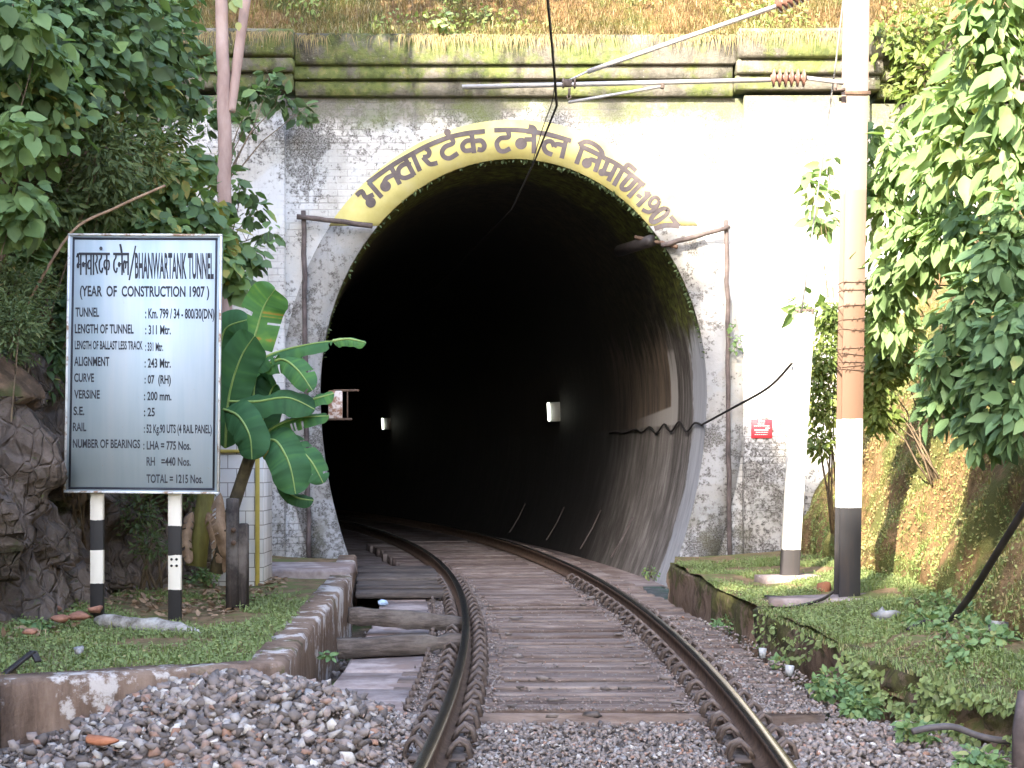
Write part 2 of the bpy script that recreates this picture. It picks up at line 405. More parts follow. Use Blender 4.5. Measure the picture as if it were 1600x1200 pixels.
def mat_render(name, lime, moss):
    g = G(name, .92, .15)
    x, y, z = g.sep()
    st = g.noise(1.4, 7, .7, g.scale(g.pos(), (4, 4, .6)))
    c = g.ramp(st, [(.28, (.075, .05, .038)), (.48, (.18, .125, .095)), (.7, (.29, .21, .165))])
    li = g.mr(g.m_('ADD', g.noise(3, 8, .7), g.m_('MULTIPLY', g.noise(.8, 3), .6)), lime, lime + .07)
    c = g.mix(g.m_('MULTIPLY', li, .85), c, (.54, .50, .48))
    mo = g.mr(g.m_('ADD', g.noise(1.6, 7, .7), g.mr(z, -.4, .2, -.08, .08)), moss, moss + .1)
    c = g.mix(g.m_('MULTIPLY', mo, .85), c, g.ramp(g.noise(9, 5), [(.35, (.035, .035, .018)), (.65, (.11, .12, .035))]))
    g.col(c); g.bump(g.noise(14, 8, .72), .8, .025); return g.m
M['render'] = mat_render('stained_render', .84, .62)
M['mossy'] = mat_render('mossy_concrete', .99, .47)
def mat_stone():
    g = G('ballast_stone', .8, .3)
    c = g.ramp(g.attr(), [(0, (.085, .07, .064)), (.30, (.14, .12, .112)), (.55, (.22, .185, .17)), (.72, (.28, .22, .195)), (.77, (.28, .15, .10)), (.80, (.25, .23, .225)), (.93, (.38, .35, .33)), (1, (.58, .54, .49))])
    c = g.mix(g.m_('MULTIPLY', g.mr(g.noise(30, 5), .45, .65), .35), c, (.20, .155, .135))
    g.col(c); g.bump(g.noise(60, 5), .4, .005); return g.m
M['stone'] = mat_stone()
M['stone_dusty'] = simple('dusty_ballast_bed', [(.3, (.11, .085, .07)), (.5, (.22, .175, .15)), (.7, (.31, .255, .225))], 25, .95, 1.0, 8, 0, .03)
M['rust'] = simple('rusty_steel', [(.3, (.055, .035, .026)), (.55, (.125, .08, .058)), (.75, (.20, .135, .095))], 14, .8, .4, 6, .15)
M['clip'] = simple('dusty_clip_steel', [(.3, (.06, .046, .04)), (.55, (.13, .10, .088)), (.75, (.22, .18, .158))], 16, .8, .4, 6, .1)
M['railtop'] = simple('worn_rail_steel', [(.3, (.10, .092, .085)), (.7, (.20, .185, .17))], 9, .24, .05, 5, .9)
M['alu'] = simple('grey_tube_metal', [(.3, (.36, .35, .36)), (.7, (.52, .50, .50))], 9, .5, .1, 5, .3)
M['porcelain'] = simple('brown_porcelain', [(.3, (.14, .07, .055)), (.7, (.25, .13, .10))], 6, .35, .05, 4, 0, .01, None, .5)
M['wire'] = simple('black_wire', [(.3, (.012, .011, .011)), (.7, (.03, .028, .028))], 6, .6, .1)
M['hose'] = simple('black_hose', [(.3, (.014, .012, .012)), (.7, (.04, .034, .034))], 6, .55, .1)
M['greyhose'] = simple('grey_pipe', [(.3, (.05, .045, .048)), (.7, (.10, .09, .093))], 8, .6, .2)
def banded(name, cuts, rough=.6, grime=.25):
    g = G(name, rough, .35)
    x, y, z = g.sep()
    zz = g.m_('ADD', z, g.m_('MULTIPLY', g.m_('SUBTRACT', g.noise(14, 3), .5), .02))
    c = cuts[0][1]
    for h, cc in cuts[1:]:
        c = g.mix(g.m_('GREATER_THAN', zz, h), c, cc)
    gr = g.mr(g.noise(2, 7, .72, g.scale(g.pos(), (6, 6, .7))), .5, .75)
    c = g.mix(g.m_('MULTIPLY', gr, grime), c, (.17, .11, .07))
    sp = g.mr(g.noise(28, 5, .7), .66, .70)
    c = g.mix(g.m_('MULTIPLY', sp, grime), c, (.14, .085, .055))
    g.col(c); g.bump(g.noise(20, 5), .15, .005); return g.m

# ------------------------------------------------------------------ foliage builders
def norm(a): return a / np.maximum(np.linalg.norm(a, axis=-1, keepdims=True), 1e-9)
def leaf_tpl(w):
    return np.array([(0, 0, 0), (-.40 * w, .22, .05), (-.44 * w, .55, .03), (-.20 * w, .82, -.03), (0, 1, -.10),
                     (.20 * w, .82, -.03), (.44 * w, .55, .03), (.40 * w, .22, .05), (0, .28, -.05), (0, .62, -.06)])
LEAF_T = np.array([(0, 8, 1), (3, 9, 4), (0, 7, 8), (5, 4, 9)])
LEAF_Q = np.array([(1, 8, 9, 2), (2, 9, 3, 3), (7, 6, 9, 8), (6, 5, 9, 9)])
LEAF_T = np.array([(0, 8, 1), (2, 9, 3), (3, 9, 4), (0, 7, 8), (6, 5, 9), (5, 4, 9)])
LEAF_Q = np.array([(1, 8, 9, 2), (7, 6, 9, 8)])
def put_leaves(mb, C, A, Nn, L, w, tint, m=0):
    """C base points, A axis (base to tip), Nn normals, L lengths"""
    A = norm(A); B = norm(np.cross(A, Nn)); Nn = np.cross(B, A)
    T = leaf_tpl(w); k = len(T); n = len(C)
    V = C[:, None, :] + L[:, None, None] * (T[None, :, 0, None] * B[:, None, :] + T[None, :, 1, None] * A[:, None, :] + T[None, :, 2, None] * Nn[:, None, :])
    off = (np.arange(n) * k)[:, None, None]
    mb.addarr(V.reshape(-1, 3), [(LEAF_T[None] + off).reshape(-1, 3), (LEAF_Q[None] + off).reshape(-1, 4)], m, np.repeat(tint, k))
def blob_leaves(mb, blobs, n, L, w, droop=.6, shell=.55, up=.5, m=0, tint_mu=.45, tint_sd=.2, spread=1.0):
    """blobs: (x,y,z,rx,ry,rz)"""
    B = np.array(blobs); vol = B[:, 3] * B[:, 5]; pr = vol / vol.sum()
    idx = RNG.choice(len(B), n, p=pr); b = B[idx]
    d = norm(RNG.normal(size=(n, 3)))
    r = RNG.uniform(shell, 1.0, (n, 1)) ** .8 * (1 + RNG.normal(0, .10, (n, 1)))
    C = b[:, :3] + d * r * b[:, 3:6]
    lean = norm(d * np.array((1, 1, .6)) + RNG.normal(0, .5, (n, 3)) + np.array((0, 0, -droop)))
    N = norm(d + np.array((0, -.35, up)) + RNG.normal(0, .45, (n, 3)))
    tb = RNG.normal(0, .10, len(B))[idx]
    t = np.clip(RNG.normal(tint_mu, tint_sd, n) + tb, 0, 1)
    q = RNG.random(n) < .3; put_leaves(mb, C[q], lean[q], N[q], L * RNG.uniform(.35, .7, q.sum()), w * .8, np.clip(t[q] + .12, 0, 1), m); q = ~q
    put_leaves(mb, C[q], lean[q], N[q], L * RNG.uniform(.65, 1.3, q.sum()), w, t[q], m)
    return C
def px_blobs(lst):
    out = []
    for px, py, Y, rp, *k in lst:
        x, y, z = P(px, py, Y); r = rp * Y / FPX; s = k[0] if k else 1.0
        out.append((x, y, z, r * s, r * .75, r / s if s < 1 else r))
    return out
def shrub(name, label, cat, root, blobs, n, L, w, mat, group=None, stems=5, droop=.6, tint=.45, shell=.5, up=.5, sd=.2):
    t = thing(name, root, label, cat, group)
    mb = MB(); blob_leaves(mb, blobs, n, L, w, droop, shell, up, 0, tint, sd)
    part(mb, 'foliage', mat, t)
    st = MB(); rt = Vector(root); ks = min(.75, max(b[3] for b in blobs) / .45)
    for i in range(stems):
        b = blobs[i % len(blobs)]; e = Vector(b[:3]) + Vector([random.uniform(-.3, .3) * q for q in b[3:6]])
        a = rt + Vector((random.uniform(-.15, .15), random.uniform(-.15, .15), 0)) * ks
        mid = a.lerp(e, .5) + Vector((random.uniform(-.12, .12), random.uniform(-.1, .1), .15)) * ks
        q = a.lerp(mid, .5) + Vector((random.uniform(-.05, .05), 0, 0))
        st.tube([a, q, mid, mid.lerp(e, .5), e], [.020 * ks, .017 * ks, .013 * ks, .009 * ks, .005 * ks], 6)
        for j in range(3):
            f = mid.lerp(e, random.uniform(.1, .9)); g2 = f + Vector((random.uniform(-.3, .3), random.uniform(-.25, .1), random.uniform(-.1, .3))) * ks
            st.tube([f, f.lerp(g2, .5) + Vector((0, 0, .03)) * ks, g2], [.007 * ks, .005 * ks, .003 * ks], 5)
    part(st, 'stem', M['twig'], t, True)
    return t
def blades(mb, pts, h, wd, tint, lean=.5, m=0, hang=0.0):
    n = len(pts); a = RNG.uniform(0, 2 * np.pi, n)
    D = np.stack([np.cos(a), np.sin(a), np.zeros(n)], 1); S = np.stack([-np.sin(a), np.cos(a), np.zeros(n)], 1)
    h = h * RNG.uniform(.5, 1.3, n); ln = lean * RNG.uniform(.2, 1.3, n)
    up = np.array((0, 0, 1.0))
    w = wd * RNG.uniform(.6, 1.3, n)[:, None]
    v0 = pts - S * w; v1 = pts + S * w
    mid = pts + up * (h * .6)[:, None] + D * (h * ln * .3)[:, None]
    v2 = mid - S * w * .7; v3 = mid + S * w * .7
    v4 = pts + up * (h * (1 - .35 * ln - hang))[:, None] + D * (h * ln)[:, None]
    V = np.stack([v0, v1, v3, v2, v4], 1).reshape(-1, 3); o = (np.arange(n) * 5)[:, None]
    mb.addarr(V, [np.array([[0, 1, 2, 3]]) + o, np.array([[3, 2, 4]]) + o], m, np.repeat(tint, 5))
def patchy(x, y, sc=1.0, seed=0):
    r = np.random.default_rng(seed); v = np.zeros_like(x)
    for k in range(7):
        fx, fy = r.normal(0, 2.2 * sc, 2); p = r.uniform(0, 6.28)
        v += np.sin(fx * x + fy * y + p)
    return v / 7
def stones_into(mb, pts, size, tint, zsq=1.0):
    n = len(pts); ids = RNG.integers(0, len(STONES), n)
    for k, (tv, tf) in enumerate(STONES):
        q = np.where(ids == k)[0]
        if not len(q): continue
        a = RNG.uniform(0, 6.28, len(q)); b = RNG.normal(0, .5, len(q)); c = RNG.normal(0, .5, len(q))
        ca, sa, cb, sb, cc, sc_ = np.cos(a), np.sin(a), np.cos(b), np.sin(b), np.cos(c), np.sin(c)
        Z = np.zeros_like(a); O = np.ones_like(a)
        Rz = np.stack([np.stack([ca, -sa, Z], 1), np.stack([sa, ca, Z], 1), np.stack([Z, Z, O], 1)], 1)
        Rx = np.stack([np.stack([O, Z, Z], 1), np.stack([Z, cb, -sb], 1), np.stack([Z, sb, cb], 1)], 1)
        Ry = np.stack([np.stack([cc, Z, sc_], 1), np.stack([Z, O, Z], 1), np.stack([-sc_, Z, cc], 1)], 1)
        Rm = Rz @ Rx @ Ry
        V = np.einsum('nij,kj->nki', Rm, tv) * size[q][:, None, None] + pts[q][:, None, :]
        o = (np.arange(len(q)) * len(tv))[:, None, None]
        mb.addarr(V.reshape(-1, 3), [(tf[None] + o).reshape(-1, 3)], 0, np.repeat(tint[q], len(tv)))

# ------------------------------------------------------------------ track line
XC0, Y0, RAD = .505, 10.8, 94.0
def trk(s):
    th = s / RAD
    return XC0 - RAD * (1 - math.cos(th)), Y0 + RAD * math.sin(th), th
def tpt(s, off, z):
    x, y, th = trk(s); return (x + off * math.cos(th), y + off * math.sin(th), z)
def s_of_y(y): return RAD * math.asin((y - Y0) / RAD)
YP = 21.4                                  # plane of the portal face
ZD = -.17                                  # top of deck under the rail

# ------------------------------------------------------------------ ground and terrain
def hgrid(name, xs, ys, zf, mat, label=None):
    X, Y = np.meshgrid(xs, ys, indexing='ij'); Z = zf(X, Y)
    mb = MB(); mb.grid(np.stack([X, Y, Z], -1), len(xs), len(ys)); o = mb.build(name, mat, smooth=True)
    return tag(o, kind='structure')
mb = MB(); mb.add([(-400, -400, -.75), (400, -400, -.75), (400, 400, -.75), (-400, 400, -.75)], [(0, 1, 2, 3)])
tag(mb.build('ground', M['soil']), kind='structure')

def wob(a, b, s=1.0, seed=0, oct=4):
    r = np.random.default_rng(seed); v = np.zeros_like(a); amp = 1.0
    for o in range(oct):
        for k in range(3):
            f = r.normal(0, 1, 2) * s * 2 ** o; v += amp * np.sin(f[0] * a + f[1] * b + r.uniform(0, 6.28)) / 3
        amp *= .55
    return v
# left bank: rock below, earth above
def lb_foot(Y): return np.interp(Y, [-20, 6, 9, 12, 14, 16, 18, 23], [-5.5, -4.6, -4.0, -3.95, -3.85, -3.75, -3.7, -3.7])
ys = np.concatenate([np.linspace(-25, 8, 60), np.linspace(8.05, 18, 300), np.linspace(18.2, 24, 30)]); us = np.linspace(0, 1, 230)
U, YY = np.meshgrid(us, ys, indexing='ij')
Zl = -.5 + 14.5 * U ** 1.3
XL = lb_foot(YY) - np.where(Zl < 2.2, .12 * Zl, .264 + .30 * (Zl - 2.2)) - np.where(Zl > 5, .5 * (Zl - 5), 0)
rk = np.abs(wob(YY, Zl, 1.5, 3, 5)); XL = XL + .38 * (rk - .35) * np.where(Zl < 2.4, 1.0, .5)
_r = np.random.default_rng(77); NS = 900
sy, sz_ = _r.uniform(-25, 24, NS), _r.uniform(-.5, 6, NS); so, ga, gb_ = _r.uniform(-.22, .22, NS), _r.normal(0, .35, NS), _r.normal(0, .28, NS)
d2 = (YY.reshape(-1, 1) - sy) ** 2 * 1.6 + (Zl.reshape(-1, 1) - sz_) ** 2
ix = d2.argmin(1); fr = so[ix] + ga[ix] * (YY.ravel() - sy[ix]) + gb_[ix] * (Zl.ravel() - sz_[ix])
XL = XL + np.clip(fr, -.35, .35).reshape(XL.shape) + .05 * wob(YY, Zl, 5, 9, 3)
mb = MB(); mb.grid(np.stack([XL, YY, Zl], -1), len(us), len(ys))
rows = np.repeat(us, len(ys))
o = mb.build('rock_face', [M['rock'], M['soil']], smooth=False); tag(o, kind='structure')
zc = np.array([p.center[2] for p in o.data.polygons]); yc = np.array([p.center[1] for p in o.data.polygons])
o.data.polygons.foreach_set('material_index', ((zc + .4 * np.sin(yc * 1.7)) > 2.3).astype(int))
# right bank
def rb_foot(Y): return np.interp(Y, [-20, 6, 8, 9.5, 11, 14.4, 16.6, 18, 23], [4.6, 3.55, 3.35, 3.25, 3.3, 3.72, 3.55, 3.62, 3.8])
us = np.linspace(0, 1, 120); ys = np.linspace(-25, 24, 260)
U, YY = np.meshgrid(us, ys, indexing='ij')
Zr = .1 + 13.5 * U ** 1.5
def rb_x(YY, Zr):
    return rb_foot(YY) + .45 * np.clip(Zr, 0, 2.2) + np.where(Zr > 2.2, .62 * (Zr - 2.2), 0) + .13 * wob(YY, Zr, 1.6, 21, 4) + .1 * np.exp(-((Zr - .1) / .2) ** 2)
XR = rb_x(YY, Zr)
mb = MB(); mb.grid(np.stack([XR, YY, Zr], -1), len(us), len(ys))
tag(mb.build('earth_bank', M['bank'], smooth=True), kind='structure')
# hill over the tunnel
def hill_z(X, Y): return 7.18 + 1.15 * np.clip(Y - YP - .15, -.4, 30) + .22 * wob(X, Y, 1.1, 31, 4) + .02 * X ** 2 * np.clip((Y - YP) / 4, 0, 1)
hgrid('hill', np.linspace(-16, 16, 200), np.linspace(YP + .12, YP + 16, 110), hill_z, M['hill'])
# left grass platform and right turf
WC = (-1.45, 9.8); WF = (-1.78, 17.0)
def wall_x(Y): return np.interp(Y, [9.8, 17.0, 21.4], [-1.45, -1.78, -2.2])
def front_y(X): return np.interp(X, [-5.2, -2.98, -1.45], [8.2, 8.95, 9.8])
def plat_z(X, Y): return .115 + .03 * wob(X, Y, 1.3, 41, 3) + .10 * np.clip((-3.0 - X) / 1.0, 0, 2)
U, V = np.meshgrid(np.linspace(0, 1, 70), np.linspace(0, 1, 110), indexing='ij')
PXg = -5.2 + (-1.62 + 5.2) * U; fy = front_y(PXg) + .12; PYg = fy + (20.6 - fy) * V
PXg = np.minimum(PXg, wall_x(PYg) - .15)
mb = MB(); mb.grid(np.stack([PXg, PYg, plat_z(PXg, PYg)], -1), 70, 110)
tag(mb.build('grass_terrace', M['turf'], smooth=True), kind='structure')
def rw_x(Y): return np.interp(Y, [6, 8, 9, 10.2, 11.3, 13.2, 14.2, 16, 19.5, 21.4], [3.3, 2.95, 2.72, 2.5, 2.36, 2.26, 2.22, 2.12, 2.04, 2.25])
def turf_z(X, Y):
    e = np.clip((X - rw_x(Y)) / .35, 0, 1)
    edge = np.where(Y < 11.2, -.2 + .34 * e ** .6, .12)
    return edge + .035 * wob(X, Y, 1.5, 51, 3) + .10 * np.clip((X - 2.6) / 1.0, 0, 2) - .10 * np.clip((10.0 - Y) / 2, 0, 1)
U, V = np.meshgrid(np.linspace(0, 1, 60), np.linspace(0, 1, 140), indexing='ij')
RYg = 5.5 + (21.2 - 5.5) * V; RXg = rw_x(RYg) + .02 + (rb_foot(RYg) + .9 - rw_x(RYg)) * U
mb = MB(); mb.grid(np.stack([RXg, RYg, turf_z(RXg, RYg)], -1), 60, 140)
tag(mb.build('turf', M['turf'], smooth=True), kind='structure')
# ballast bed
def bal_z(X, Y):
    pile = .36 * np.exp(-((X + 1.75) / .75) ** 2 - ((Y - 9.15) / .75) ** 2) + .14 * np.exp(-((X + 1.0) / .5) ** 2 - ((Y - 9.0) / .7) ** 2)
    return -.235 + pile + .018 * wob(X, Y, 3, 61, 3)
hgrid('ballast_bed', np.linspace(-3.9, 3.4, 120), np.linspace(3, 9.86, 110), lambda X, Y: bal_z(X, Y) - .03, M['stone_dusty'])

# ballast stones (nobody could count them)
n = 24000
X = RNG.uniform(-2.9, 3.1, n); Y = RNG.uniform(6.6, 9.9, n)
xr = np.array([trk(s_of_y(y))[0] for y in Y]); off = X - xr
keep = (np.abs(np.abs(off) - .87) > .10) & (X < rw_x(Y) + .06) & (Y < front_y(X) - .07)
keep &= ~((X < -1.55 - .4 * (9 - Y)) & (bal_z(X, Y) < -.14) & (RNG.random(n) < .75))
keep &= ~((np.abs(off) < 1.5) & (Y > 9.78)) & ~((X > -1.38) & (Y > 9.72) & (X < -1.0))
X, Y, off = X[keep], Y[keep], off[keep]; n = len(X)
big = (X < -.75) & (RNG.random(n) < .75)
sz = np.where(big, RNG.uniform(.018, .058, n) , RNG.uniform(.011, .034, n))
sz *= np.where((np.abs(off) < .8) & ~big, .82, 1)
t = np.where(big, RNG.beta(1.1, 1.1, n), np.clip(RNG.beta(2.0, 1.7, n), 0, 1))
Z = bal_z(X, Y) + RNG.uniform(-.4, .5, n) * sz
mb = MB(); stones_into(mb, np.stack([X, Y, Z], 1), sz, t)
n = 5200; S_ = s_of_y(9.7) + RNG.random(n) ** 1.3 * 11.0; oo = RNG.choice([-1.10, -.66, .66, 1.10], n) + RNG.normal(0, .055, n)
kp = RNG.random(n) < .25 + .75 * (np.sin(S_ * 3.1 + oo * 9) * .5 + .5); S_, oo = S_[kp], oo[kp]
pp = np.array([tpt(a_, b_, ZD + .022) for a_, b_ in zip(S_, oo)]); stones_into(mb, pp, RNG.uniform(.006, .017, len(pp)), np.clip(RNG.beta(2.2, 2.2, len(pp)), 0, .8))
n = 900; S_ = s_of_y(9.75) + RNG.random(n) ** 2.2 * 8.0; oo = RNG.uniform(-.62, .62, n)
pp = np.array([tpt(a_, b_, ZD + .024) for a_, b_ in zip(S_, oo)]); stones_into(mb, pp, RNG.uniform(.004, .015, len(pp)), np.clip(RNG.beta(2.2, 2.2, len(pp)), 0, .8))
n = 1500; S_ = s_of_y(9.7) + RNG.random(n) ** 2.5 * 6.0; oo = RNG.uniform(1.0, 1.75, n)
pp = np.array([tpt(a_, b_, ZD + .02 - .06 * (b_ > 1.5)) for a_, b_ in zip(S_, oo)]); stones_into(mb, pp, RNG.uniform(.007, .025, len(pp)), np.clip(RNG.beta(2.2, 2.0, len(pp)), 0, .9))
tag(mb.build('ballast', M['stone']), 'grey, white and reddish crushed stone ballast heaped beside the rails', 'ballast', kind='stuff')

# ------------------------------------------------------------------ railway track
TR = thing('railway_track', (0.5, 10, -.17), 'rusty broad gauge railway track curving left over timber deck into the tunnel', 'railway track')
prof = [(-.068, 0), (.068, 0), (.068, .012), (.02, .028), (.009, .045), (.009, .118), (.030, .130), (.034, .140), (.034, .160), (.026, .170), (-.026, .170), (-.034, .160), (-.034, .140), (-.030, .130), (-.009, .118), (-.009, .045), (-.02, .028), (-.068, .012)]
for sg in (-1, 1):
    mb = MB(); ss = np.linspace(-6.5, 42, 98); vs = []; k = len(prof)
    for s in ss:
        for (a, b) in prof: vs.append(tpt(s, sg * .872 + a, ZD + b))
    top, rest = [], []
    for i in range(len(ss) - 1):
        for j in range(k):
            q = (i * k + j, i * k + (j + 1) % k, (i + 1) * k + (j + 1) % k, (i + 1) * k + j)
            (top if j in (8, 9, 10) else rest).append(q)
    mb.add(vs, rest, 0); mb.f.append((np.asarray(top, np.int64), 1))
    mb.f.append((np.asarray([tuple(range(k))[::-1]], np.int64), 0))
    part(mb, 'rail', [M['rust'], M['railtop']], TR)
def frame_at(s):
    x, y, th = trk(s); return Matrix.Rotation(th, 3, 'Z')
S0 = s_of_y(9.80)
ns = 46; sp = .45
for i in range(ns):                                   # sleepers
    s = S0 + .14 + i * sp; mb = MB()
    x, y, th = trk(s); off = .10 + random.uniform(-.03, .03)
    l = 2.86 + random.uniform(-.05, .05)
    mb.box((x + off * math.cos(th), y + off * math.sin(th), ZD - .095), (l, .25, .17), .012, frame_at(s) @ Matrix.Rotation(random.uniform(-.006, .006), 3, 'Z'), 0, .003, random.uniform(.0, .8))
    part(mb, 'sleeper', M['deck'], TR)
for i in range(ns):                                   # infill planks between the rails and outside the right rail
    s = S0 + .14 + (i + .5) * sp; mb = MB(); x, y, th = trk(s)
    for (a, b) in ((-.60, .62), (1.02, 1.50)):
        k2 = 2
        for q in range(k2):
            s2 = s + (q - .5) * .095
            xx, yy, _ = trk(s2); c = (a + b) / 2
            mb.box((xx + c * math.cos(th), yy + c * math.sin(th), ZD - .042 + random.uniform(-.014, .012)), (b - a + random.uniform(-.06, .06), random.uniform(.074, .092), .10), .010, frame_at(s), 0, .003, random.uniform(0, 1))
    part(mb, 'plank', M['deck'], TR)
for i in range(40):                                   # short raised boards over the sleepers between the clips
    s = S0 + .14 + i * sp; mb = MB(); x, y, th = trk(s)
    for q in (-.5, .5):
        xx, yy, _ = trk(s + q * .122)
        mb.box((xx, yy, ZD + .001 + random.uniform(-.012, .010)), (1.20 + random.uniform(-.10, .08), random.uniform(.092, .112), .04), .010, frame_at(s), 0, .002, random.uniform(0, 1))
    part(mb, 'board', M['deck'], TR)
def clip_mb(s, base_off, dirn):
    """elastic rail clip beside the rail foot; dirn +1 opens away to the right"""
    mb = MB()
    def T(u, w, h): return tpt(s + w, base_off + dirn * u, ZD + h)
    mb.box(T(.035, 0, .008), (.10, .16, .018), .005, frame_at(s))
    q = random.uniform(-.03, .03); s = s + random.uniform(-.035, .035)
    for w0, hh in ((-.055, .085), (.06, .075)):
        pts = [T(-.012, w0, .03), T(.012, w0 - .012, .03 + hh * .55), T(.05, w0 - .004 + q * .3, .03 + hh), T(.09, w0 + .012, .03 + hh * .7), T(.112, w0 + .03, .02), T(.085, w0 + .05, .012)]
        mb.tube(pts, .0145, 7)
    mb.bar(T(-.005, -.06, .03), T(-.005, .07, .03), .03, .024, .005)
    return mb
slots = []
for j in range(60):
    s = S0 - 1.55 + j * .44
    if s > S0 + 10.5: break
    for (rail, d) in ((-.872, 1), (-.872, -1), (.872, -1), (.872, 1)): slots.append((s, rail, d))
def clip_view(q): return q[0] + (3 if q[1] > 0 and q[2] > 0 else 0)
slots.sort(key=clip_view)
for (s, rail, d) in slots[:100]:
    part(clip_mb(s, rail + d * .07, d), 'rail_clip', M['clip'], TR, True)
rest = MB()
for (s, rail, d) in slots[100:]:
    m2 = clip_mb(s, rail + d * .07, d)
    for vv, tt in zip(m2.v, m2.t): pass
    base = rest.n
    rest.v += m2.v; rest.t += m2.t; rest.f += [(f + base, m) for f, m in m2.f]; rest.n += m2.n
if rest.n:
    o = part(rest, 'rail_clip', M['clip'], TR, True); o['kind'] = 'stuff'
for j in range(26):                                   # coach screws and washers in a second row outside the near rail
    s = S0 + .1 + j * .30; mb = MB()
    c = tpt(s, -.872 - .30, ZD + .0)
    mb.tube([c, (c[0], c[1], c[2] + .035)], .032, 8); mb.tube([(c[0], c[1], c[2] + .03), (c[0], c[1], c[2] + .075)], .018, 6)
    part(mb, 'coach_screw', M['clip'], TR)

# concrete slabs left of the track, and the gully under them
for i in range(11):
    s = S0 + .52 + i * .98
    if s > s_of_y(20.4): break
    x, y, th = trk(s)
    mb = MB(); wd = .62 - .01 * i; oo = -1.50
    mb.box((x + oo * math.cos(th), y + oo * math.sin(th), ZD - .09 + random.uniform(-.012, .012)), (wd, .965, .17), .018, Matrix.Rotation(th + random.uniform(-.015, .015), 3, 'Z'), 0, .006, .5)
    o = mb.build('concrete_slab', M['slab'])
    tag(o, ['nearest dusty concrete edging slab left of the left rail by the ballast', 'second concrete edging slab from the ballast, left of the left rail', 'third concrete edging slab from the ballast, between the two timber baulks', 'fourth concrete edging slab, beside the far timber baulk', 'fifth edging slab, just past the far timber baulk', 'sixth edging slab along the gully', 'seventh edging slab along the gully', 'eighth edging slab along the gully', 'edging slab beside the plank cover at the tunnel mouth', 'edging slab under the shade of the tunnel mouth', 'farthest edging slab, at the tunnel mouth'][i], 'slab', 'edging slabs along the gully')
def gul(U): return U
ysg = np.linspace(9.6, 22, 80); xg = np.linspace(-2.2, -.6, 16)
hgrid('gully', xg, ysg, lambda X, Y: -.52 + .05 * wob(X, Y, 3, 71, 3) + .0 * X, M['soil'])
# timber baulks across the gully
for (a, b, lab) in (((545, 962, 14.1), (722, 974, 14.35), 'weathered dark timber baulk laid across the gully, the farther of two'),
                    ((527, 1014, 12.6), (722, 1001, 12.75), 'weathered dark timber baulk laid across the gully, the nearer of two')):
    mb = MB(); pa, pb = Vector(P(*a)), Vector(P(*b)); 
    k = 10; rot = (pb - pa).to_track_quat('X', 'Z')
    prev = []
    for i in range(k + 1):
        c = pa.lerp(pb, i / k); hw = .085 + random.uniform(-.008, .008); hh = .075 + random.uniform(-.012, .012) - (.02 if i > k - 3 else 0)
        for (u, v) in ((-1, -1), (1, -1), (1, 1), (-1, 1)):
            prev.append(c + rot @ Vector((0, u * hw, v * hh + random.uniform(-.006, .006) - .0)))
    fs = [(i * 4 + j, i * 4 + (j + 1) % 4, (i + 1) * 4 + (j + 1) % 4, (i + 1) * 4 + j) for i in range(k) for j in range(4)] + [(3, 2, 1, 0), tuple(k * 4 + j for j in range(4))]
    mb.add([tuple(p) for p in prev], fs, 0, .4)
    tag(mb.build('timber_baulk', M['baulk']), lab, 'timber baulk', 'timber baulks across the gully')
# plank cover over the gully at the tunnel mouth
t = thing('plank_cover', (-1.6, 19.5, ZD), 'grey weathered plank cover over the gully at the tunnel mouth', 'plank cover')
for i in range(9):
    y = 17.9 + i * .52; xc = trk(s_of_y(y))[0]; x0, x1 = xc - .98 - 1.12 + .0, xc - .98
    x0 = max(x0, wall_x(y) + .05 if y < YP else xc - 2.2)
    mb = MB(); mb.box(((x0 + x1) / 2, y, ZD + .045 + random.uniform(-.015, .02)), (x1 - x0, .50, .07), .01, Matrix.Rotation(random.uniform(.0, .06) + .08, 3, 'Z'), 0, .006, random.uniform(.1, .8))
    part(mb, 'plank', M['baulk'], t)

# ------------------------------------------------------------------ retaining walls
def strip_wall(mb, line, thick, zt, zb, m=0, jit=.008, seg=.25, side=1):
    """line of plan points; thickness grows to the left of travel"""
    pts = []
    for a, b in zip(line[:-1], line[1:]):
        a, b = Vector((*a, 0)), Vector((*b, 0)); k = max(1, int((b - a).length / seg))
        pts += [a.lerp(b, i / k) for i in range(k)]
    pts.append(Vector((*line[-1], 0)))
    nv = 6; G1 = []
    for i, p in enumerate(pts):
        d = (pts[min(i + 1, len(pts) - 1)] - pts[max(i - 1, 0)]).normalized(); nrm = Vector((-d.y, d.x, 0)) * side
        col = []
        for z in np.linspace(zb, zt - .03, nv): col.append(p + Vector((0, 0, z)) + nrm * random.uniform(-jit, jit))
        col.append(p + nrm * .03 + Vector((0, 0, zt + random.uniform(-jit, jit)))); col.append(p + nrm * thick + Vector((0, 0, zt + random.uniform(-jit, jit)))); col.append(p + nrm * thick + Vector((0, 0, zb)))
        G1.append(col)
    k = len(G1[0]); mb.grid(np.array([[tuple(q) for q in c] for c in G1]), len(G1), k, m)
    a = len(mb.v) and mb.n - len(G1) * k
    mb.f.append((np.array([list(range(a, a + k))[::-1]]), m)); mb.f.append((np.array([list(range(a + (len(G1) - 1) * k, a + len(G1) * k))]), m))
mb = MB(); strip_wall(mb, [(-2.98, 8.95), (-1.45, 9.8), (-1.78, 17.0), (-2.12, 21.0)], .24, .15, -.6)
tag(mb.build('retaining_wall', M['render']), 'brown stained concrete retaining wall with whitewash flakes holding the grass terrace', 'wall')
mb = MB(); mb.box((-3.22, 8.72, -.24), (.46, .42, .80), .015, Matrix.Rotation(.5, 3, 'Z'), 0, .006)
tag(mb.build('wall_pier', M['render']), 'dark brown rendered pier ending the terrace wall at the photo edge', 'pier')
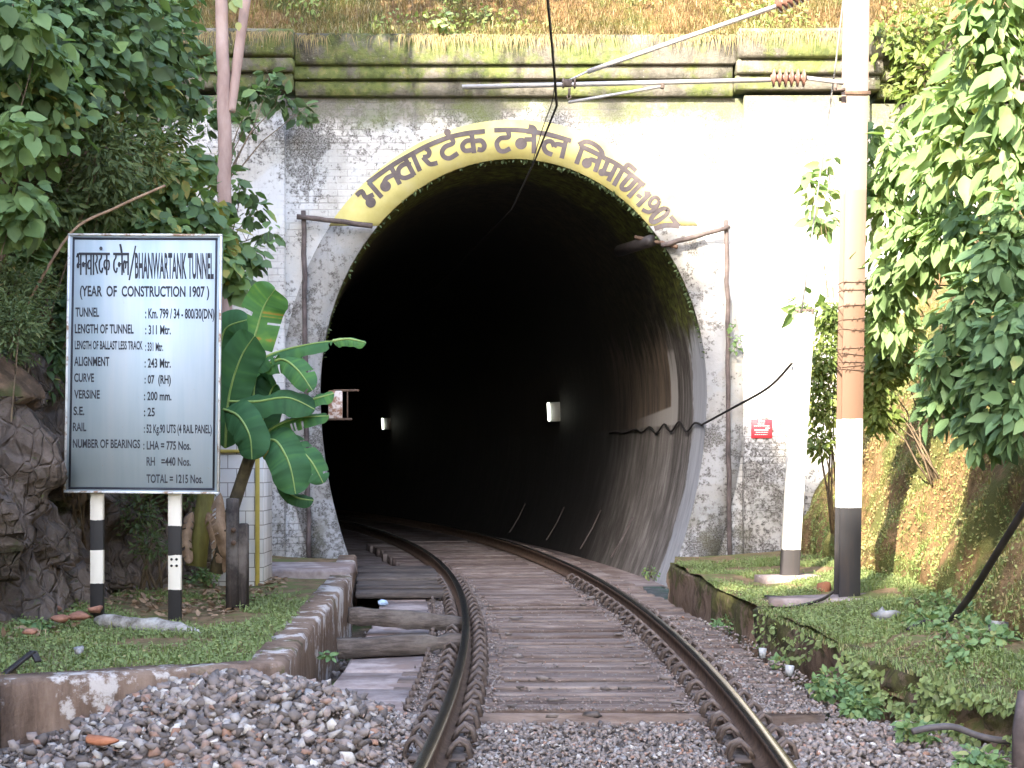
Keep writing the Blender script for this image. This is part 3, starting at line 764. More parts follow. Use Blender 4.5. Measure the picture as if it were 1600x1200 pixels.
# paving step by the portal
mb = MB(); mb.box((-2.55, 18.0, .12), (1.35, 1.6, .16), .02, Matrix.Rotation(.04, 3, 'Z'), 0, .01)
tag(mb.build('concrete_step', M['slab']), 'low worn concrete step in front of the tiled pillar', 'step')
# right hand mossy wall pieces
mb = MB(); strip_wall(mb, [(2.02, 19.9), (2.08, 18.0), (2.18, 15.6), (2.27, 14.6), (2.6, 14.35)], .30, .10, -.45, 0, .03, .2)
tag(mb.build('kerb_wall', M['mossy']), 'mossy crumbling low concrete wall from tunnel mouth to white post', 'wall')
mb = MB(); strip_wall(mb, [(2.9, 14.2), (2.22, 14.0), (2.26, 12.95), (2.38, 12.2), (2.52, 11.7), (2.85, 11.6)], .35, .10, -.45, 0, .035, .16)
tag(mb.build('kerb_wall', M['mossy']), 'mossy brown streaked low wall beside the mast plinth', 'wall')
mb = MB(); strip_wall(mb, [(2.40, 11.72), (2.40, 11.2), (2.50, 10.4), (2.72, 9.3), (2.98, 8.0), (3.3, 6.4)], .30, .06, -.45, 0, .06, .12)
tag(mb.build('kerb_wall', M['mossy']), 'broken mossy earth covered kerb along the near turf edge by the gravel', 'wall')
mb = MB(); mb.box((3.0, 14.25, .10), (1.25, .62, .16), .03, Matrix.Rotation(-.05, 3, 'Z'), 0, .012)
tag(mb.build('mast_plinth', M['slab']), 'worn concrete plinth under the railway mast', 'plinth')
mb = MB(); mb.box((2.98, 16.65, .12), (.62, .5, .18), .03, Matrix.Rotation(.1, 3, 'Z'), 0, .015)
tag(mb.build('post_footing', M['slab']), 'rough concrete footing under the white anchor post', 'footing')

# ------------------------------------------------------------------ tunnel portal
AX = .02
def half_w(z): return 2.69 * math.sqrt(max(0, 1 - ((z - 2.4) / 3.23) ** 2)) if z > 2.4 else 2.69 - .0747 * (2.4 - z) ** 2
def profile(n=40, grow=0.0, zb=-.35):
    pts = []
    for z in np.linspace(zb, 2.4, 14)[:-1]: pts.append((-(half_w(z) + grow), z))
    for a in np.linspace(180, 0, n):
        pts.append(((2.69 + grow) * math.cos(R(a)), 2.4 + (3.23 + grow) * math.sin(R(a))))
    for z in np.linspace(2.4, zb, 14)[1:]: pts.append((half_w(z) + grow, z))
    return [(x + AX, z) for x, z in pts]
PT = thing('tunnel_portal', (0, YP, -.3), 'whitewashed brick tunnel portal with horseshoe arch, pilasters and mossy cornice', 'tunnel portal')
inn, out = profile(), profile(grow=.53)
XLw, XRw, ZTw, ZBw = -3.15, 3.21, 6.48, -.6
rect = []
for (x, z) in out:
    dx, dz = x - AX, z - 2.4
    k = min([((XRw if dx > 0 else XLw) - AX) / dx if abs(dx) > 1e-6 else 1e9, ((ZTw if dz > 0 else ZBw) - 2.4) / dz if abs(dz) > 1e-6 else 1e9])
    rect.append((AX + dx * k, 2.4 + dz * k))
for cx, cz in ((XLw, ZTw), (XRw, ZTw), (XLw, ZBw), (XRw, ZBw)):
    i = min(range(len(rect)), key=lambda q: (rect[q][0] - cx) ** 2 + (rect[q][1] - cz) ** 2); rect[i] = (cx, cz)
n_ = len(out)
mb = MB(); nr = 6; vs = []
for i in range(n_):
    for j in range(nr): f = j / (nr - 1); vs.append((out[i][0] * (1 - f) + rect[i][0] * f, YP, out[i][1] * (1 - f) + rect[i][1] * f))
mb.grid(np.array(vs), n_, nr); part(mb, 'wall', M['wall'], PT)
# ring: lower plaster ring and yellow crown band stand a little proud
def edge_pts(grow, a0, a1, n):
    return [(AX + (2.69 + grow) * math.cos(a), 2.4 + (3.23 + grow) * math.sin(a)) for a in np.linspace(a0, a1, n)]
def low_pts(grow, z1, sgn, n):
    return [(AX + sgn * (half_w(z) + grow) if z <= 2.4 else AX + sgn * (2.69 + grow) * math.sqrt(1 - ((z - 2.4) / (3.23 + grow)) ** 2), z) for z in np.linspace(-.35, z1, n)]
def ring(a, b, yf, mat, name):
    mb = MB(); vs = []
    for p, q in zip(a, b):
        vs += [(p[0], YP + .02, p[1]), (p[0], yf, p[1]), (q[0], yf, q[1]), (q[0], YP + .02, q[1])]
    mb.grid(np.array(vs), len(a), 4); k = len(a)
    mb.f.append((np.array([[0, 1, 2, 3], [k * 4 - 1, k * 4 - 2, k * 4 - 3, k * 4 - 4]]), 0))
    return part(mb, name, mat, PT)
ZY = 4.70
ai, ao = math.asin((ZY - 2.4) / 3.23), math.asin((ZY - 2.4) / 3.775)
ring(edge_pts(0, math.pi - ai, ai, 60), edge_pts(.545, math.pi - ao, ao, 60), YP - .045, M['yellow'], 'arch_band')
for sg in (-1, 1):
    ring(low_pts(0, ZY - .004, sg, 40), low_pts(.53, ZY - .004, sg, 40), YP - .046, M['plaster'], 'arch_jamb')
# pilasters, wing walls, cornice courses, parapet
def pbox(name, x0, x1, z0, z1, proud, mat, back=.5, ch=.012, jit=.0):
    mb = MB(); mb.box(((x0 + x1) / 2, YP + (back - proud) / 2, (z0 + z1) / 2), (x1 - x0, back + proud, z1 - z0), ch, None, 0, jit)
    return part(mb, name, mat, PT)
pbox('pilaster', -4.85, -3.15, -.6, 6.49, .16, M['wall'])
pbox('pilaster', 3.21, 4.95, -.6, 6.49, .16, M['wall'])
pbox('wing_wall', 4.95, 8.5, -.6, 6.40, .03, M['wall'])
pbox('wing_wall', -8.5, -4.85, -.6, 6.40, .03, M['wall'])
for (x0, x1, pr, dz) in ((-3.02, 3.08, 0, 0), (-5.0, -3.02, .16, .07), (3.08, 5.08, .16, .05), (5.08, 8.5, .03, -.02), (-8.5, -5.0, .03, 0)):
    pbox('cornice', x0, x1, 6.49 + dz, 6.70 + dz, .09 + pr, M['cornice'], .5, .02, .006)
    pbox('cornice', x0 + .004, x1 + (.02 if pr else -.02), 6.704 + dz, 6.90 + dz, .17 + pr, M['cornice'], .5, .02, .006)
    pbox('parapet', x0 + .015, x1 + .03, 6.904 + dz, 7.32 + dz * .5, .25 + pr, M['cornice'], .6, .03, .012)
# lining
mb = MB(); st = []
L = profile(44, 0.0); stations = np.concatenate([np.linspace(0, 8, 24), np.linspace(8.5, 70, 60)])
vs = []
for d in stations:
    s = s_of_y(YP) + d; x, y, th = trk(s); cx = x + (AX + .09) ; b = min(1, d / 4.0); ang = th * b
    if d == 0: y = YP - .03; cx = AX
    else: cx = x + (AX - trk(s_of_y(YP))[0])
    for (px_, pz_) in L:
        o_ = px_ - AX; vs.append((cx + o_ * math.cos(ang), y + o_ * math.sin(ang), pz_))
mb.grid(np.array(vs), len(stations), len(L))
k = len(L); e = (len(stations) - 1) * k; mb.f.append((np.array([list(range(e, e + k))]), 0))
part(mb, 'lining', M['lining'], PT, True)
# tunnel floor
mb = MB(); vs = []
for d in np.linspace(-.2, 69, 80):
    for o_ in (-2.5, 2.5): vs.append(tpt(s_of_y(YP) + d, o_, ZD - .15))
mb.grid(np.array(vs), 80, 2); tag(mb.build('tunnel_floor', M['slab']), kind='structure')
# dark tufts along the crown edge
mb = MB(); nn = 520
a = RNG.uniform(8, 172, nn); a = np.radians(np.where(RNG.random(nn) < .5, RNG.uniform(15, 75, nn), a))
C = np.stack([AX + 2.68 * np.cos(a), YP - .03 + RNG.uniform(-.03, .1, nn), 2.4 + 3.22 * np.sin(a)], 1)
put_leaves(mb, C, np.stack([-np.cos(a) * .6, -RNG.random(nn) * .6, -np.sin(a)], 1) + RNG.normal(0, .5, (nn, 3)), RNG.normal(0, 1, (nn, 3)), RNG.uniform(.02, .075, nn), .5, RNG.uniform(0, .5, nn))
part(mb, 'moss', M['leaf_fine'], PT)['kind'] = 'stuff'

# painted lettering on the arch band: strokes of the brush
def stroke(mb, pts, w, y, wend=None):
    pts = [Vector((p[0], 0, p[1])) for p in pts]
    fine = []
    for i in range(len(pts) - 1):
        p0, p1, p2, p3 = pts[max(i - 1, 0)], pts[i], pts[i + 1], pts[min(i + 2, len(pts) - 1)]
        for q in range(5):
            t = q / 5
            if len(pts) == 2: fine.append(p1.lerp(p2, t)); continue
            fine.append(.5 * ((2 * p1) + (p2 - p0) * t + (2 * p0 - 5 * p1 + 4 * p2 - p3) * t * t + (3 * p1 - p0 - 3 * p2 + p3) * t ** 3))
    fine.append(pts[-1]); vs = []
    for i, p in enumerate(fine):
        d = (fine[min(i + 1, len(fine) - 1)] - fine[max(i - 1, 0)]).normalized(); nn = Vector((-d.z, 0, d.x)) * w / 2
        vs += [(p.x + nn.x, y, p.z + nn.z), (p.x - nn.x, y, p.z - nn.z)]
    mb.grid(np.array(vs), len(fine), 2)
def disc(mb, c, rx, rz, y, rot=0):
    vs = []
    for k in range(20):
        a = 2 * math.pi * k / 20; u, v = rx * math.cos(a), rz * math.sin(a)
        vs.append((c[0] + u * math.cos(rot) - v * math.sin(rot), y, c[1] + u * math.sin(rot) + v * math.cos(rot)))
    mb.add(vs, [tuple(range(20))])
SP = YP / FPX
def c5(x, y): return ((540 + x / 5.333 - 800) * SP, CAM_H + (HOR - (180 + y / 5.333)) * SP)
def c6(x, y): return ((800 + x / 5.333 - 800) * SP, CAM_H + (HOR - (180 + y / 5.333)) * SP)
LW = .066; YL = YP - .049
GN = [0]
def glyph(strokes, discs=(), cf=c5, w=LW):
    mb = MB(); GN[0] += 1; yb_ = YL - .0018 * (GN[0] % 3)
    for k, s_ in enumerate(strokes): stroke(mb, [cf(*p) for p in s_], w, yb_ - .0004 * k)
    for k, (x, y, r1, *r2) in enumerate(discs):
        disc(mb, cf(x, y), r1 / 5.333 * SP, (r2[0] if r2 else r1) / 5.333 * SP, yb_ - .0013 - .0003 * k, R(r2[1]) if len(r2) > 1 else 0)
    part(mb, 'letter', M['letter_paint'], PT)
glyph([[(185, 570), (310, 478), (430, 397), (560, 325)]])
glyph([[(93, 675), (138, 640), (172, 690), (236, 665)], [(195, 565), (305, 690)], [(172, 690), (200, 712)]], [(212, 732, 44)])
glyph([[(378, 430), (455, 582)], [(320, 575), (345, 530), (405, 500)]], [(335, 597, 46)])
glyph([[(548, 415), (490, 415), (445, 455), (450, 510), (500, 528), (566, 500)], [(500, 368), (575, 510)]])
glyph([[(560, 330), (622, 472)], [(560, 325), (690, 257), (840, 197), (1000, 158), (1162, 140)]])
glyph([[(668, 283), (698, 305), (690, 345), (645, 355)], [(645, 355), (680, 392), (710, 414), (768, 402)]])
glyph([[(885, 195), (896, 238), (832, 268), (805, 312), (822, 352), (870, 364), (938, 322)]], [(850, 150, 30)])
glyph([[(1052, 165), (1072, 322)], [(1062, 215), (1005, 222), (974, 262), (998, 302), (1068, 292)], [(1075, 222), (1130, 218), (1158, 258), (1140, 294), (1100, 290)]])
glyph([[(1238, 132), (1400, 128), (1560, 142)], [(1355, 140), (1358, 188), (1292, 198), (1260, 242), (1280, 296), (1322, 306), (1372, 282)]])
glyph([[(1490, 208), (1570, 208)]], [(1462, 242, 50)])
glyph([[(182, 130), (182, 325)], [(138, 100), (180, 112), (198, 150)], [(120, 140), (300, 165), (492, 220)]], (), c6)
glyph([[(335, 335), (285, 312), (264, 266), (286, 228), (330, 226), (350, 268)], [(350, 272), (372, 246), (436, 258)], [(452, 205), (412, 366)]], (), c6)
glyph([[(592, 255), (535, 412)], [(552, 252), (620, 225), (700, 258), (748, 312), (752, 352)], [(565, 262), (670, 308), (780, 368)]], (), c6)
glyph([[(635, 395), (660, 375), (725, 402)], [(745, 320), (690, 478)]], [(622, 405, 42)], c6)
glyph([[(780, 368), (850, 400), (935, 455)], [(800, 380), (762, 470)], [(765, 490), (835, 500)], [(872, 415), (800, 556)]], [(748, 482, 32)], c6)
glyph([[(925, 450), (845, 592)], [(935, 452), (968, 418), (1030, 470)]], (), c6)
glyph([[(925, 450), (1010, 515), (1102, 592)], [(985, 505), (915, 588), (925, 622), (972, 612), (1032, 545)], [(1078, 572), (965, 688)]], (), c6)
glyph([[(1038, 664), (1076, 692)]], (), c6, .055)
glyph([[(1100, 655), (1150, 662)], [(1152, 655), (1042, 762)]], (), c6)
glyph([[(1226, 718), (1200, 690), (1165, 700), (1142, 742), (1165, 768), (1210, 752), (1226, 718)], [(1226, 718), (1200, 772), (1140, 812), (1082, 790)]], (), c6, .055)
glyph([[(1290, 790), (1255, 782), (1190, 825), (1155, 875), (1172, 895), (1215, 880), (1275, 840), (1298, 800), (1285, 786)]], (), c6)
glyph([[(1318, 845), (1388, 932)], [(1390, 928), (1280, 920), (1184, 950)]], (), c6)

# ------------------------------------------------------------------ timber pole frames, pipe, cables and boxes at the portal
def pole(name, par, pts, r, mat, jit=.08):
    mb = MB(); q = []
    for a, b in zip(pts[:-1], pts[1:]):
        a, b = Vector(a), Vector(b)
        q += [a.lerp(b, i / 8) + Vector((random.uniform(-.012, .012), 0, random.uniform(-.008, .008))) for i in range(8)]
    q.append(Vector(pts[-1])); mb.tube(q, r, 8, 0, True, .5, jit); return part(mb, name, mat, par, True)
YF = YP - .12
t = thing('pole_frame', P(480, 885, YF), 'dark wooden upright and crossbar nailed to the arch end nearer the signboard', 'pole frame')
pole('upright', t, [P(475, 330, YF), P(478, 600, YF), P(483, 880, YF)], .034, M['polewood'])
pole('crossbar', t, [P(464, 338, YF - .06), P(582, 353, YF - .06)], .036, M['polewood'])
t = thing('pole_frame', P(1140, 895, YF), 'dark wooden upright with sloping crossbar by the red notice', 'pole frame')
pole('upright', t, [P(1135, 343, YF), P(1138, 600, YF), P(1141, 890, YF)], .032, M['polewood'])
pole('crossbar', t, [P(1034, 384, YF - .06), P(1139, 354, YF - .06)], .034, M['polewood'])
pole('brace', t, [P(992, 370, YF + .3), P(1058, 386, YF - .06)], .03, M['rust'])
mb = MB(); mb.tube([P(968, 392, YP + 1.0), P(1018, 376, YP - .03)], .085, 12); tag(mb.build('drain_pipe', M['hose'], smooth=True), 'dark stub of pipe poking from the arch haunch under the digits 1907', 'pipe')
def cable(name, pts, r, mat, label, cat, sub=6, jit=0.0, n=6):
    q = []
    pv = [Vector(p) for p in pts]
    for i in range(len(pv) - 1):
        p0, p1, p2, p3 = pv[max(i - 1, 0)], pv[i], pv[i + 1], pv[min(i + 2, len(pv) - 1)]
        for k in range(sub):
            u = k / sub
            q.append(.5 * ((2 * p1) + (p2 - p0) * u + (2 * p0 - 5 * p1 + 4 * p2 - p3) * u * u + (3 * p1 - p0 - 3 * p2 + p3) * u ** 3) + Vector((random.uniform(-jit, jit), 0, random.uniform(-jit, jit))))
    q.append(pv[-1]); mb = MB(); mb.tube(q, r, n)
    return tag(mb.build(name, mat, smooth=True), label, cat)
def liner(Y, z, sgn=1, off=.03):
    s = s_of_y(Y); x, y, th = trk(s); d = s - s_of_y(YP); b = min(1, max(d, 0) / 4.0)
    return ((x + (AX - trk(s_of_y(YP))[0])) + sgn * (half_w(z) - off) * math.cos(th * b), y + sgn * (half_w(z) - off) * math.sin(th * b), z)
lp = [liner(21.45 + i * .45, 1.93 + [0, .04, -.07, .09, -.05, .07, -.06, .05, -.03, .03, 0, -.02, .02, 0][i]) for i in range(14)]
cable('power_cable', [P(1237, 568, 16.5), P(1200, 606, 18.0), P(1140, 640, 20.0), P(1100, 662, 21.2)] + lp, .016, M['wire'], 'black cable sagging from the white post along the tunnel wall', 'cable')
for Yb, z, lab, sz in ((31.3, 2.44, 'grey lamp box with a bright strip on the tunnel wall', .40), (46.0, 2.55, 'small distant lit lamp far down the tunnel wall', .36)):
    c = liner(Yb, z, 1, .10); th = s_of_y(Yb) / RAD
    t = thing('wall_lamp', c, lab, 'lamp', None)
    mb = MB(); mb.box(c, (.30, .16, sz), .02, Matrix.Rotation(.1, 3, 'Z') @ Matrix.Rotation(-.06, 3, 'Y')); part(mb, 'housing', simple('lamp_housing', [(.3, (.34, .34, .34)), (.7, (.42, .42, .42))], 6, .6, .1), t)
    gl = G('lamp_tube', .4); gl.b.inputs['Emission Color'].default_value = (.95, 1, .85, 1); gl.b.inputs['Emission Strength'].default_value = .55
    gl.col((.8, .8, .8))
    mb = MB(); mb.box((c[0] - .125, c[1] - .10, c[2]), (.055, .06, sz * .96), .012, Matrix.Rotation(-.06, 3, 'Y')); part(mb, 'tube', gl.m, t)
# small junction board on the left jamb
t = thing('junction_board', P(527, 632, YP + .35), 'rusty white junction board standing out of the left tunnel jamb', 'junction board')
mb = MB(); mb.box(P(524, 632, YP + .3), (.20, .05, .40), .01); part(mb, 'panel', simple('peeling_white_paint', [(.42, (.17, .07, .045)), (.5, (.30, .17, .12)), (.56, (.62, .55, .52))], 5, .8, .3), t)
mb = MB(); mb.box(P(541, 610, YP + .3), (.36, .045, .03), .004); mb.box(P(530, 655, YP + .3), (.36, .045, .03), .004); mb.box(P(543, 632, YP + .3), (.018, .04, .42), .004)
part(mb, 'frame', M['rust'], t)
# leaning rods along the right lining
for k, (Yr, h) in enumerate(((24.2, .62), (26.5, .66), (29.3, .62), (32.5, .6))):
    a = liner(Yr, -.1, 1, .30); b = liner(Yr + .25, -.1 + h, 1, .09)
    mb = MB(); mb.tube([a, Vector(a).lerp(Vector(b), .5) + Vector((.02, 0, 0)), b], .013, 6)
    tag(mb.build('rod', M['polewood'], smooth=True), ['nearest pale rod leaning against the tunnel wall', 'second pale rod leaning inside the tunnel', 'third pale rod leaning inside the tunnel', 'farthest pale rod leaning inside the tunnel'][k], 'rod', 'rods leaning on the tunnel wall')
# red notice
t = thing('notice', P(1190, 670, YP - .18), 'small red notice plate with white writing on the pilaster', 'notice')
mb = MB(); mb.box(P(1190, 670, YP - .172), (.29, .012, .26), .003); part(mb, 'plate', simple('red_enamel', [(.3, (.55, .03, .05)), (.7, (.68, .06, .08))], 6, .5, .05), t)
WHITE = simple('white_paint', [(.3, (.70, .69, .67)), (.7, (.82, .81, .80))], 7, .7, .1)
mb = MB()
for i, (y, x0, x1, h) in enumerate(((658.5, 1185, 1195, .022), (662.5, 1184, 1194, .010), (665.5, 1178, 1202, .010), (669, 1196, 1203, .012), (672, 1179, 1201, .018), (675.5, 1181, 1200, .010), (679, 1179, 1199, .008))):
    k = x0
    while k < x1:
        w = random.uniform(1.2, 3.2); w = min(w, x1 - k)
        mb.box(P(k + w / 2, y, YP - .181), (w * SP, .002, h), .0003); k += w + .7
part(mb, 'lettering', WHITE, t)

# ------------------------------------------------------------------ signboard
BY = 12.42
bs = P(152, 968, BY)
SB = thing('signboard', (-3.05, BY, .12), 'tall white tunnel data board with black lettering on two striped posts', 'signboard')
BYF = BY - .05
gb = G('board_white_paint', .42, .5)
sv = gb.noise(1.2, 5, .6, gb.scale(gb.pos(), (4, 4, .25)))
cb = gb.ramp(sv, [(.35, (.33, .43, .52)), (.55, (.42, .50, .58)), (.7, (.48, .53, .59))])
cb = gb.mix(gb.m_('MULTIPLY', gb.mr(gb.noise(26, 5, .7), .68, .72), .35), cb, (.35, .24, .16))
gb.col(cb)
mb = MB()
corn = [P(107, 365, BYF), P(347, 366, BYF), P(342, 772, BYF), P(100, 770, BYF)]
def bquad(mb, c4, y0, y1, m=0):
    v = [(c[0], y0, c[2]) for c in c4] + [(c[0], y1, c[2]) for c in c4]
    mb.add(v, [(0, 1, 2, 3)[::-1], (4, 5, 6, 7), (0, 1, 5, 4), (1, 2, 6, 5), (2, 3, 7, 6), (3, 0, 4, 7)], m)
bquad(mb, corn, BYF, BYF + .03)
part(mb, 'panel', gb.m, SB)
mb = MB()
def bp(u, v):                                         # panel coordinates: u 0-1 left to right, v 0-1 top to bottom
    a = Vector(corn[0]).lerp(Vector(corn[1]), u); b = Vector(corn[3]).lerp(Vector(corn[2]), u); return a.lerp(b, v)
for (u0, v0, u1, v1) in ((0, 0, 1, .008), (0, .992, 1, 1), (0, .008, .012, .992), (.988, .008, 1, .992)):
    bquad(mb, [bp(u0, v0), bp(u1, v0), bp(u1, v1), bp(u0, v1)], BYF - .012, BYF + .034)
part(mb, 'frame', simple('pale_painted_angle', [(.38, (.30, .20, .14)), (.46, (.62, .64, .66)), (.7, (.74, .77, .80))], 9, .5, .1, 6), SB)
INK = simple('blue_black_ink', [(.3, (.018, .022, .035)), (.7, (.032, .036, .05))], 6, .6, .05)
mb = MB()
a, b, th_ = .028, .014, .009
for (u0, v0, u1, v1) in ((a, .014, .972, .014 + th_), (a, .977, .972, .977 + th_), (a, .014 + th_, a + .014, .977), (.958, .014 + th_, .972, .977)):
    bquad(mb, [bp(u0, v0), bp(u1, v0), bp(u1, v1), bp(u0, v1)], BYF - .0025, BYF + .002)
part(mb, 'border', INK, SB)
def text_verts(txt):
    cu = bpy.data.curves.new('txt', 'FONT'); cu.body = txt; cu.size = 1; cu.offset = .026; cu.resolution_u = 4
    ob = bpy.data.objects.new('txt', cu); COL.objects.link(ob)
    dg = bpy.context.evaluated_depsgraph_get(); dg.update()
    me = bpy.data.meshes.new_from_object(ob.evaluated_get(dg))
    V = np.array([v.co for v in me.vertices]); F = [tuple(p.vertices) for p in me.polygons]
    bpy.data.objects.remove(ob); bpy.data.curves.remove(cu); bpy.data.meshes.remove(me)
    return V, F
CAPH = text_verts('H')[0][:, 1].max()
def uv_of_px(px, py):
    # invert panel map approximately
    v = (py - 365.5) / 405.5; l = 107 - 7 * v; r = 347 - 5 * v
    return (px - l) / (r - l), v
def bline(txt, x0, x1, ytop, ybase):
    V, F = text_verts(txt); u = (V[:, 0] - V[:, 0].min()) / (V[:, 0].max() - V[:, 0].min()); h = V[:, 1] / CAPH
    pts = []
    for uu, hh in zip(u, h):
        q = bp(*uv_of_px(x0 + uu * (x1 - x0), ybase + (ytop - ybase) * hh)); pts.append((q.x, BYF - .003, q.z))
    mb = MB(); mb.add(pts, F); part(mb, 'lettering', INK, SB)
for row in (('BHANWARTANK TUNNEL', 211, 334, 395, 434), ('(YEAR  OF  CONSTRUCTION 1907 )', 125, 327, 447, 463),
            ('TUNNEL', 118, 155, 481, 495), (': Km. 799 / 34 - 800/30(DN)', 227, 335, 482, 497),
            ('LENGTH OF TUNNEL', 117, 209, 507, 521), (': 311 Mtr.', 227, 267, 508, 522),
            ('LENGTH OF BALLAST LESS TRACK', 117, 223, 533, 546), (': 331 Mtr.', 227, 255, 535, 548),
            ('ALIGNMENT', 116, 171, 558, 572), (': 243 Mtr.', 226, 267, 560, 574),
            ('CURVE', 116, 147, 584, 597), (': 07  (RH)', 226, 267, 586, 599),
            ('VERSINE', 116, 156, 610, 623), (': 200 mm.', 225, 268, 612, 625),
            ('S.E.', 115, 132, 636, 649), (': 25', 225, 242, 637, 650),
            ('RAIL', 114, 135, 661, 674), (': 52 Kg.90 UTS (4 RAIL PANEL)', 225, 331, 663, 676),
            ('NUMBER OF BEARINGS', 114, 219, 687, 700), (': LHA = 775 Nos.', 224, 298, 689, 702),
            ('RH   =440 Nos.', 229, 298, 714, 727), ('TOTAL = 1215 Nos.', 229, 317, 741, 754)): bline(*row)
# the Hindi title, brush strokes in a 0-1 cell (x right, y up, headline at 1)
DEV = {'bha': (.62, [[(.0, .80), (.16, .98), (.24, .62), (.14, .48), (.46, .50)], [(.46, 1), (.46, 0)]], [(.16, .42, .09)]),
       'na': (.58, [[(.14, .52), (.46, .52)], [(.46, 1), (.46, 0)]], [(.14, .48, .10)]),
       'va': (.56, [[(.42, .62), (.2, .66), (.06, .48), (.16, .28), (.42, .36)], [(.42, 1), (.42, 0)]], []),
       'aa': (.26, [[(.14, 1), (.14, 0)]], []),
       'ra': (.46, [[(.16, 1), (.30, .82), (.22, .60), (.08, .56)], [(.08, .56), (.24, .28), (.36, .05)]], []),
       'tta': (.56, [[(.30, 1), (.30, .80), (.10, .62), (.10, .28), (.34, .12), (.46, .34)]], []),
       'ka': (.72, [[(.36, 1), (.36, 0)], [(.36, .66), (.16, .66), (.06, .46), (.18, .28), (.36, .42)], [(.36, .62), (.58, .66), (.64, .42), (.54, .22)]], []),
       'la': (.70, [[(.10, .10), (.04, .42), (.16, .66), (.30, .50), (.26, .30)], [(.30, .50), (.42, .62), (.58, .56)], [(.58, 1), (.58, 0)]], [])}
def dev_word(seq, x0, x1, yt, yb, extra):
    tot = sum(DEV[k][0] for k in seq); mb = MB(); cur = 0.0; pos = {}; n_s = 0
    def mp(u, v):
        q = bp(*uv_of_px(x0 + u / tot * (x1 - x0), yb + (yt - yb) * v)); return (q.x, q.z)
    for i, k in enumerate(seq):
        w, S_, D_ = DEV[k]; pos[i] = cur
        for s_ in S_: stroke(mb, [mp(cur + a, b) for a, b in s_], .0125, BYF - .003 - .0002 * n_s); n_s += 1
        for (a, b, r) in D_: disc(mb, mp(cur + a, b), .012, .022, BYF - .006)
        cur += w
    stroke(mb, [mp(0.25 if seq[0] == 'bha' else 0, .97), mp(tot, .97)], .020, BYF - .0055)
    for s_ in extra: 
        if len(s_) == 1: disc(mb, mp(*s_[0]), .013, .015, BYF - .006)
        else: stroke(mb, [mp(*p) for p in s_], .016, BYF - .0058)
    part(mb, 'lettering', INK, SB)
dev_word(['bha', 'na', 'va', 'aa', 'ra', 'tta', 'ka'], 120, 172, 396, 430, [[(2.75, 1.22)]])
dev_word(['tta', 'na', 'la'], 177, 202, 396, 430, [[(.98, 1.0), (.94, 1.18), (.80, 1.42)]])
mb = MB(); stroke(mb, [(lambda q: (q.x, q.z))(bp(*uv_of_px(202, 438))), (lambda q: (q.x, q.z))(bp(*uv_of_px(212, 384)))], .012, BYF - .003); part(mb, 'lettering', INK, SB)
zp = lambda py: P(0, py, BY)[2]
stripe = banded('striped_post_paint', [(0, (.028, .027, .030)), (zp(912), (.78, .75, .70)), (zp(860), (.035, .034, .037)), (zp(813), (.72, .68, .62))], .6, .3)
stripe2 = banded('striped_post_paint_b', [(0, (.028, .027, .030)), (zp(922), (.80, .77, .72)), (zp(868), (.035, .034, .037)), (zp(822), (.76, .73, .68))], .6, .2)
for px0, px1, m_, pyb in ((153, 151, stripe, 966), (275, 272, stripe2, 975)):
    mb = MB(); a, b = P(px0, 380, BY + .04), P(px1, pyb + 12, BY + .04)
    mb.box(((a[0] + b[0]) / 2, BY + .04, (a[2] + b[2]) / 2), (.105, .05, a[2] - b[2]), .004)
    po = part(mb, 'post', m_, SB)
    if px0 == 275:
        mb = MB()
        for dx in (-4, 4):
            for y_ in (874, 884): c = P(272 + dx, y_, BY + .013); mb.tube([(c[0], BY + .016, c[2]), (c[0], BY + .008, c[2])], .011, 8)
        part(mb, 'bolt', M['wire'], po)

# ------------------------------------------------------------------ whitewashed log, kiosk, timber post
mb = MB(); pts = [P(150, 974, 12.1), P(200, 980, 12.0), P(255, 986, 11.9), P(318, 998, 11.75)]
pts = [Vector(p) + Vector((0, 0, .025)) for p in pts]
q = []
for i in range(3): q += [pts[i].lerp(pts[i + 1], k / 5) for k in range(5)]
q.append(pts[3]); mb.tube(q, [.03, .05, .055, .06, .06, .065, .06, .065, .07, .065, .07, .07, .065, .055, .045, .015], 9, 0, True, .5, .16)
v = mb.v[0]; 
tag(mb.build('log', simple('limed_log', [(.36, (.07, .058, .045)), (.5, (.27, .255, .24)), (.68, (.46, .45, .43))], 6, .9, .6, 8, 0, .02), smooth=True), 'whitewashed fallen log lying in grass before the signboard posts', 'log')
KY = 16.3
t = thing('tiled_pillar', P(372, 905, KY), 'low white tiled pillar with yellow edging behind the banana plant', 'pillar')
def mat_tile():
    g = G('white_tiles', .25, .5); x, y, z = g.sep()
    b = g.n('ShaderNodeTexBrick'); g.put(b.inputs['Vector'], g.comb(g.m_('ADD', x, y), z, 0.0)); b.inputs['Scale'].default_value = 1
    b.inputs['Brick Width'].default_value = .19; b.inputs['Row Height'].default_value = .15; b.inputs['Mortar Size'].default_value = .005; b.offset = .5
    c = g.mix(b.outputs['Fac'], g.ramp(g.noise(3, 4), [(.3, (.66, .66, .66)), (.7, (.76, .76, .78))]), (.30, .29, .28))
    g.col(c); return g.m
xk0, xk1 = P(330, 0, KY)[0], P(411, 0, KY)[0]; zk = P(0, 702, KY)[2]
mb = MB(); mb.box(((xk0 + xk1) / 2, KY + .32, (zk + .0) / 2 + .05), (xk1 - xk0, .6, zk + .1), .006); part(mb, 'tiled_body', mat_tile(), t)
YEL = simple('yellow_trim_paint', [(.3, (.46, .36, .08)), (.7, (.60, .48, .12))], 8, .6, .2)
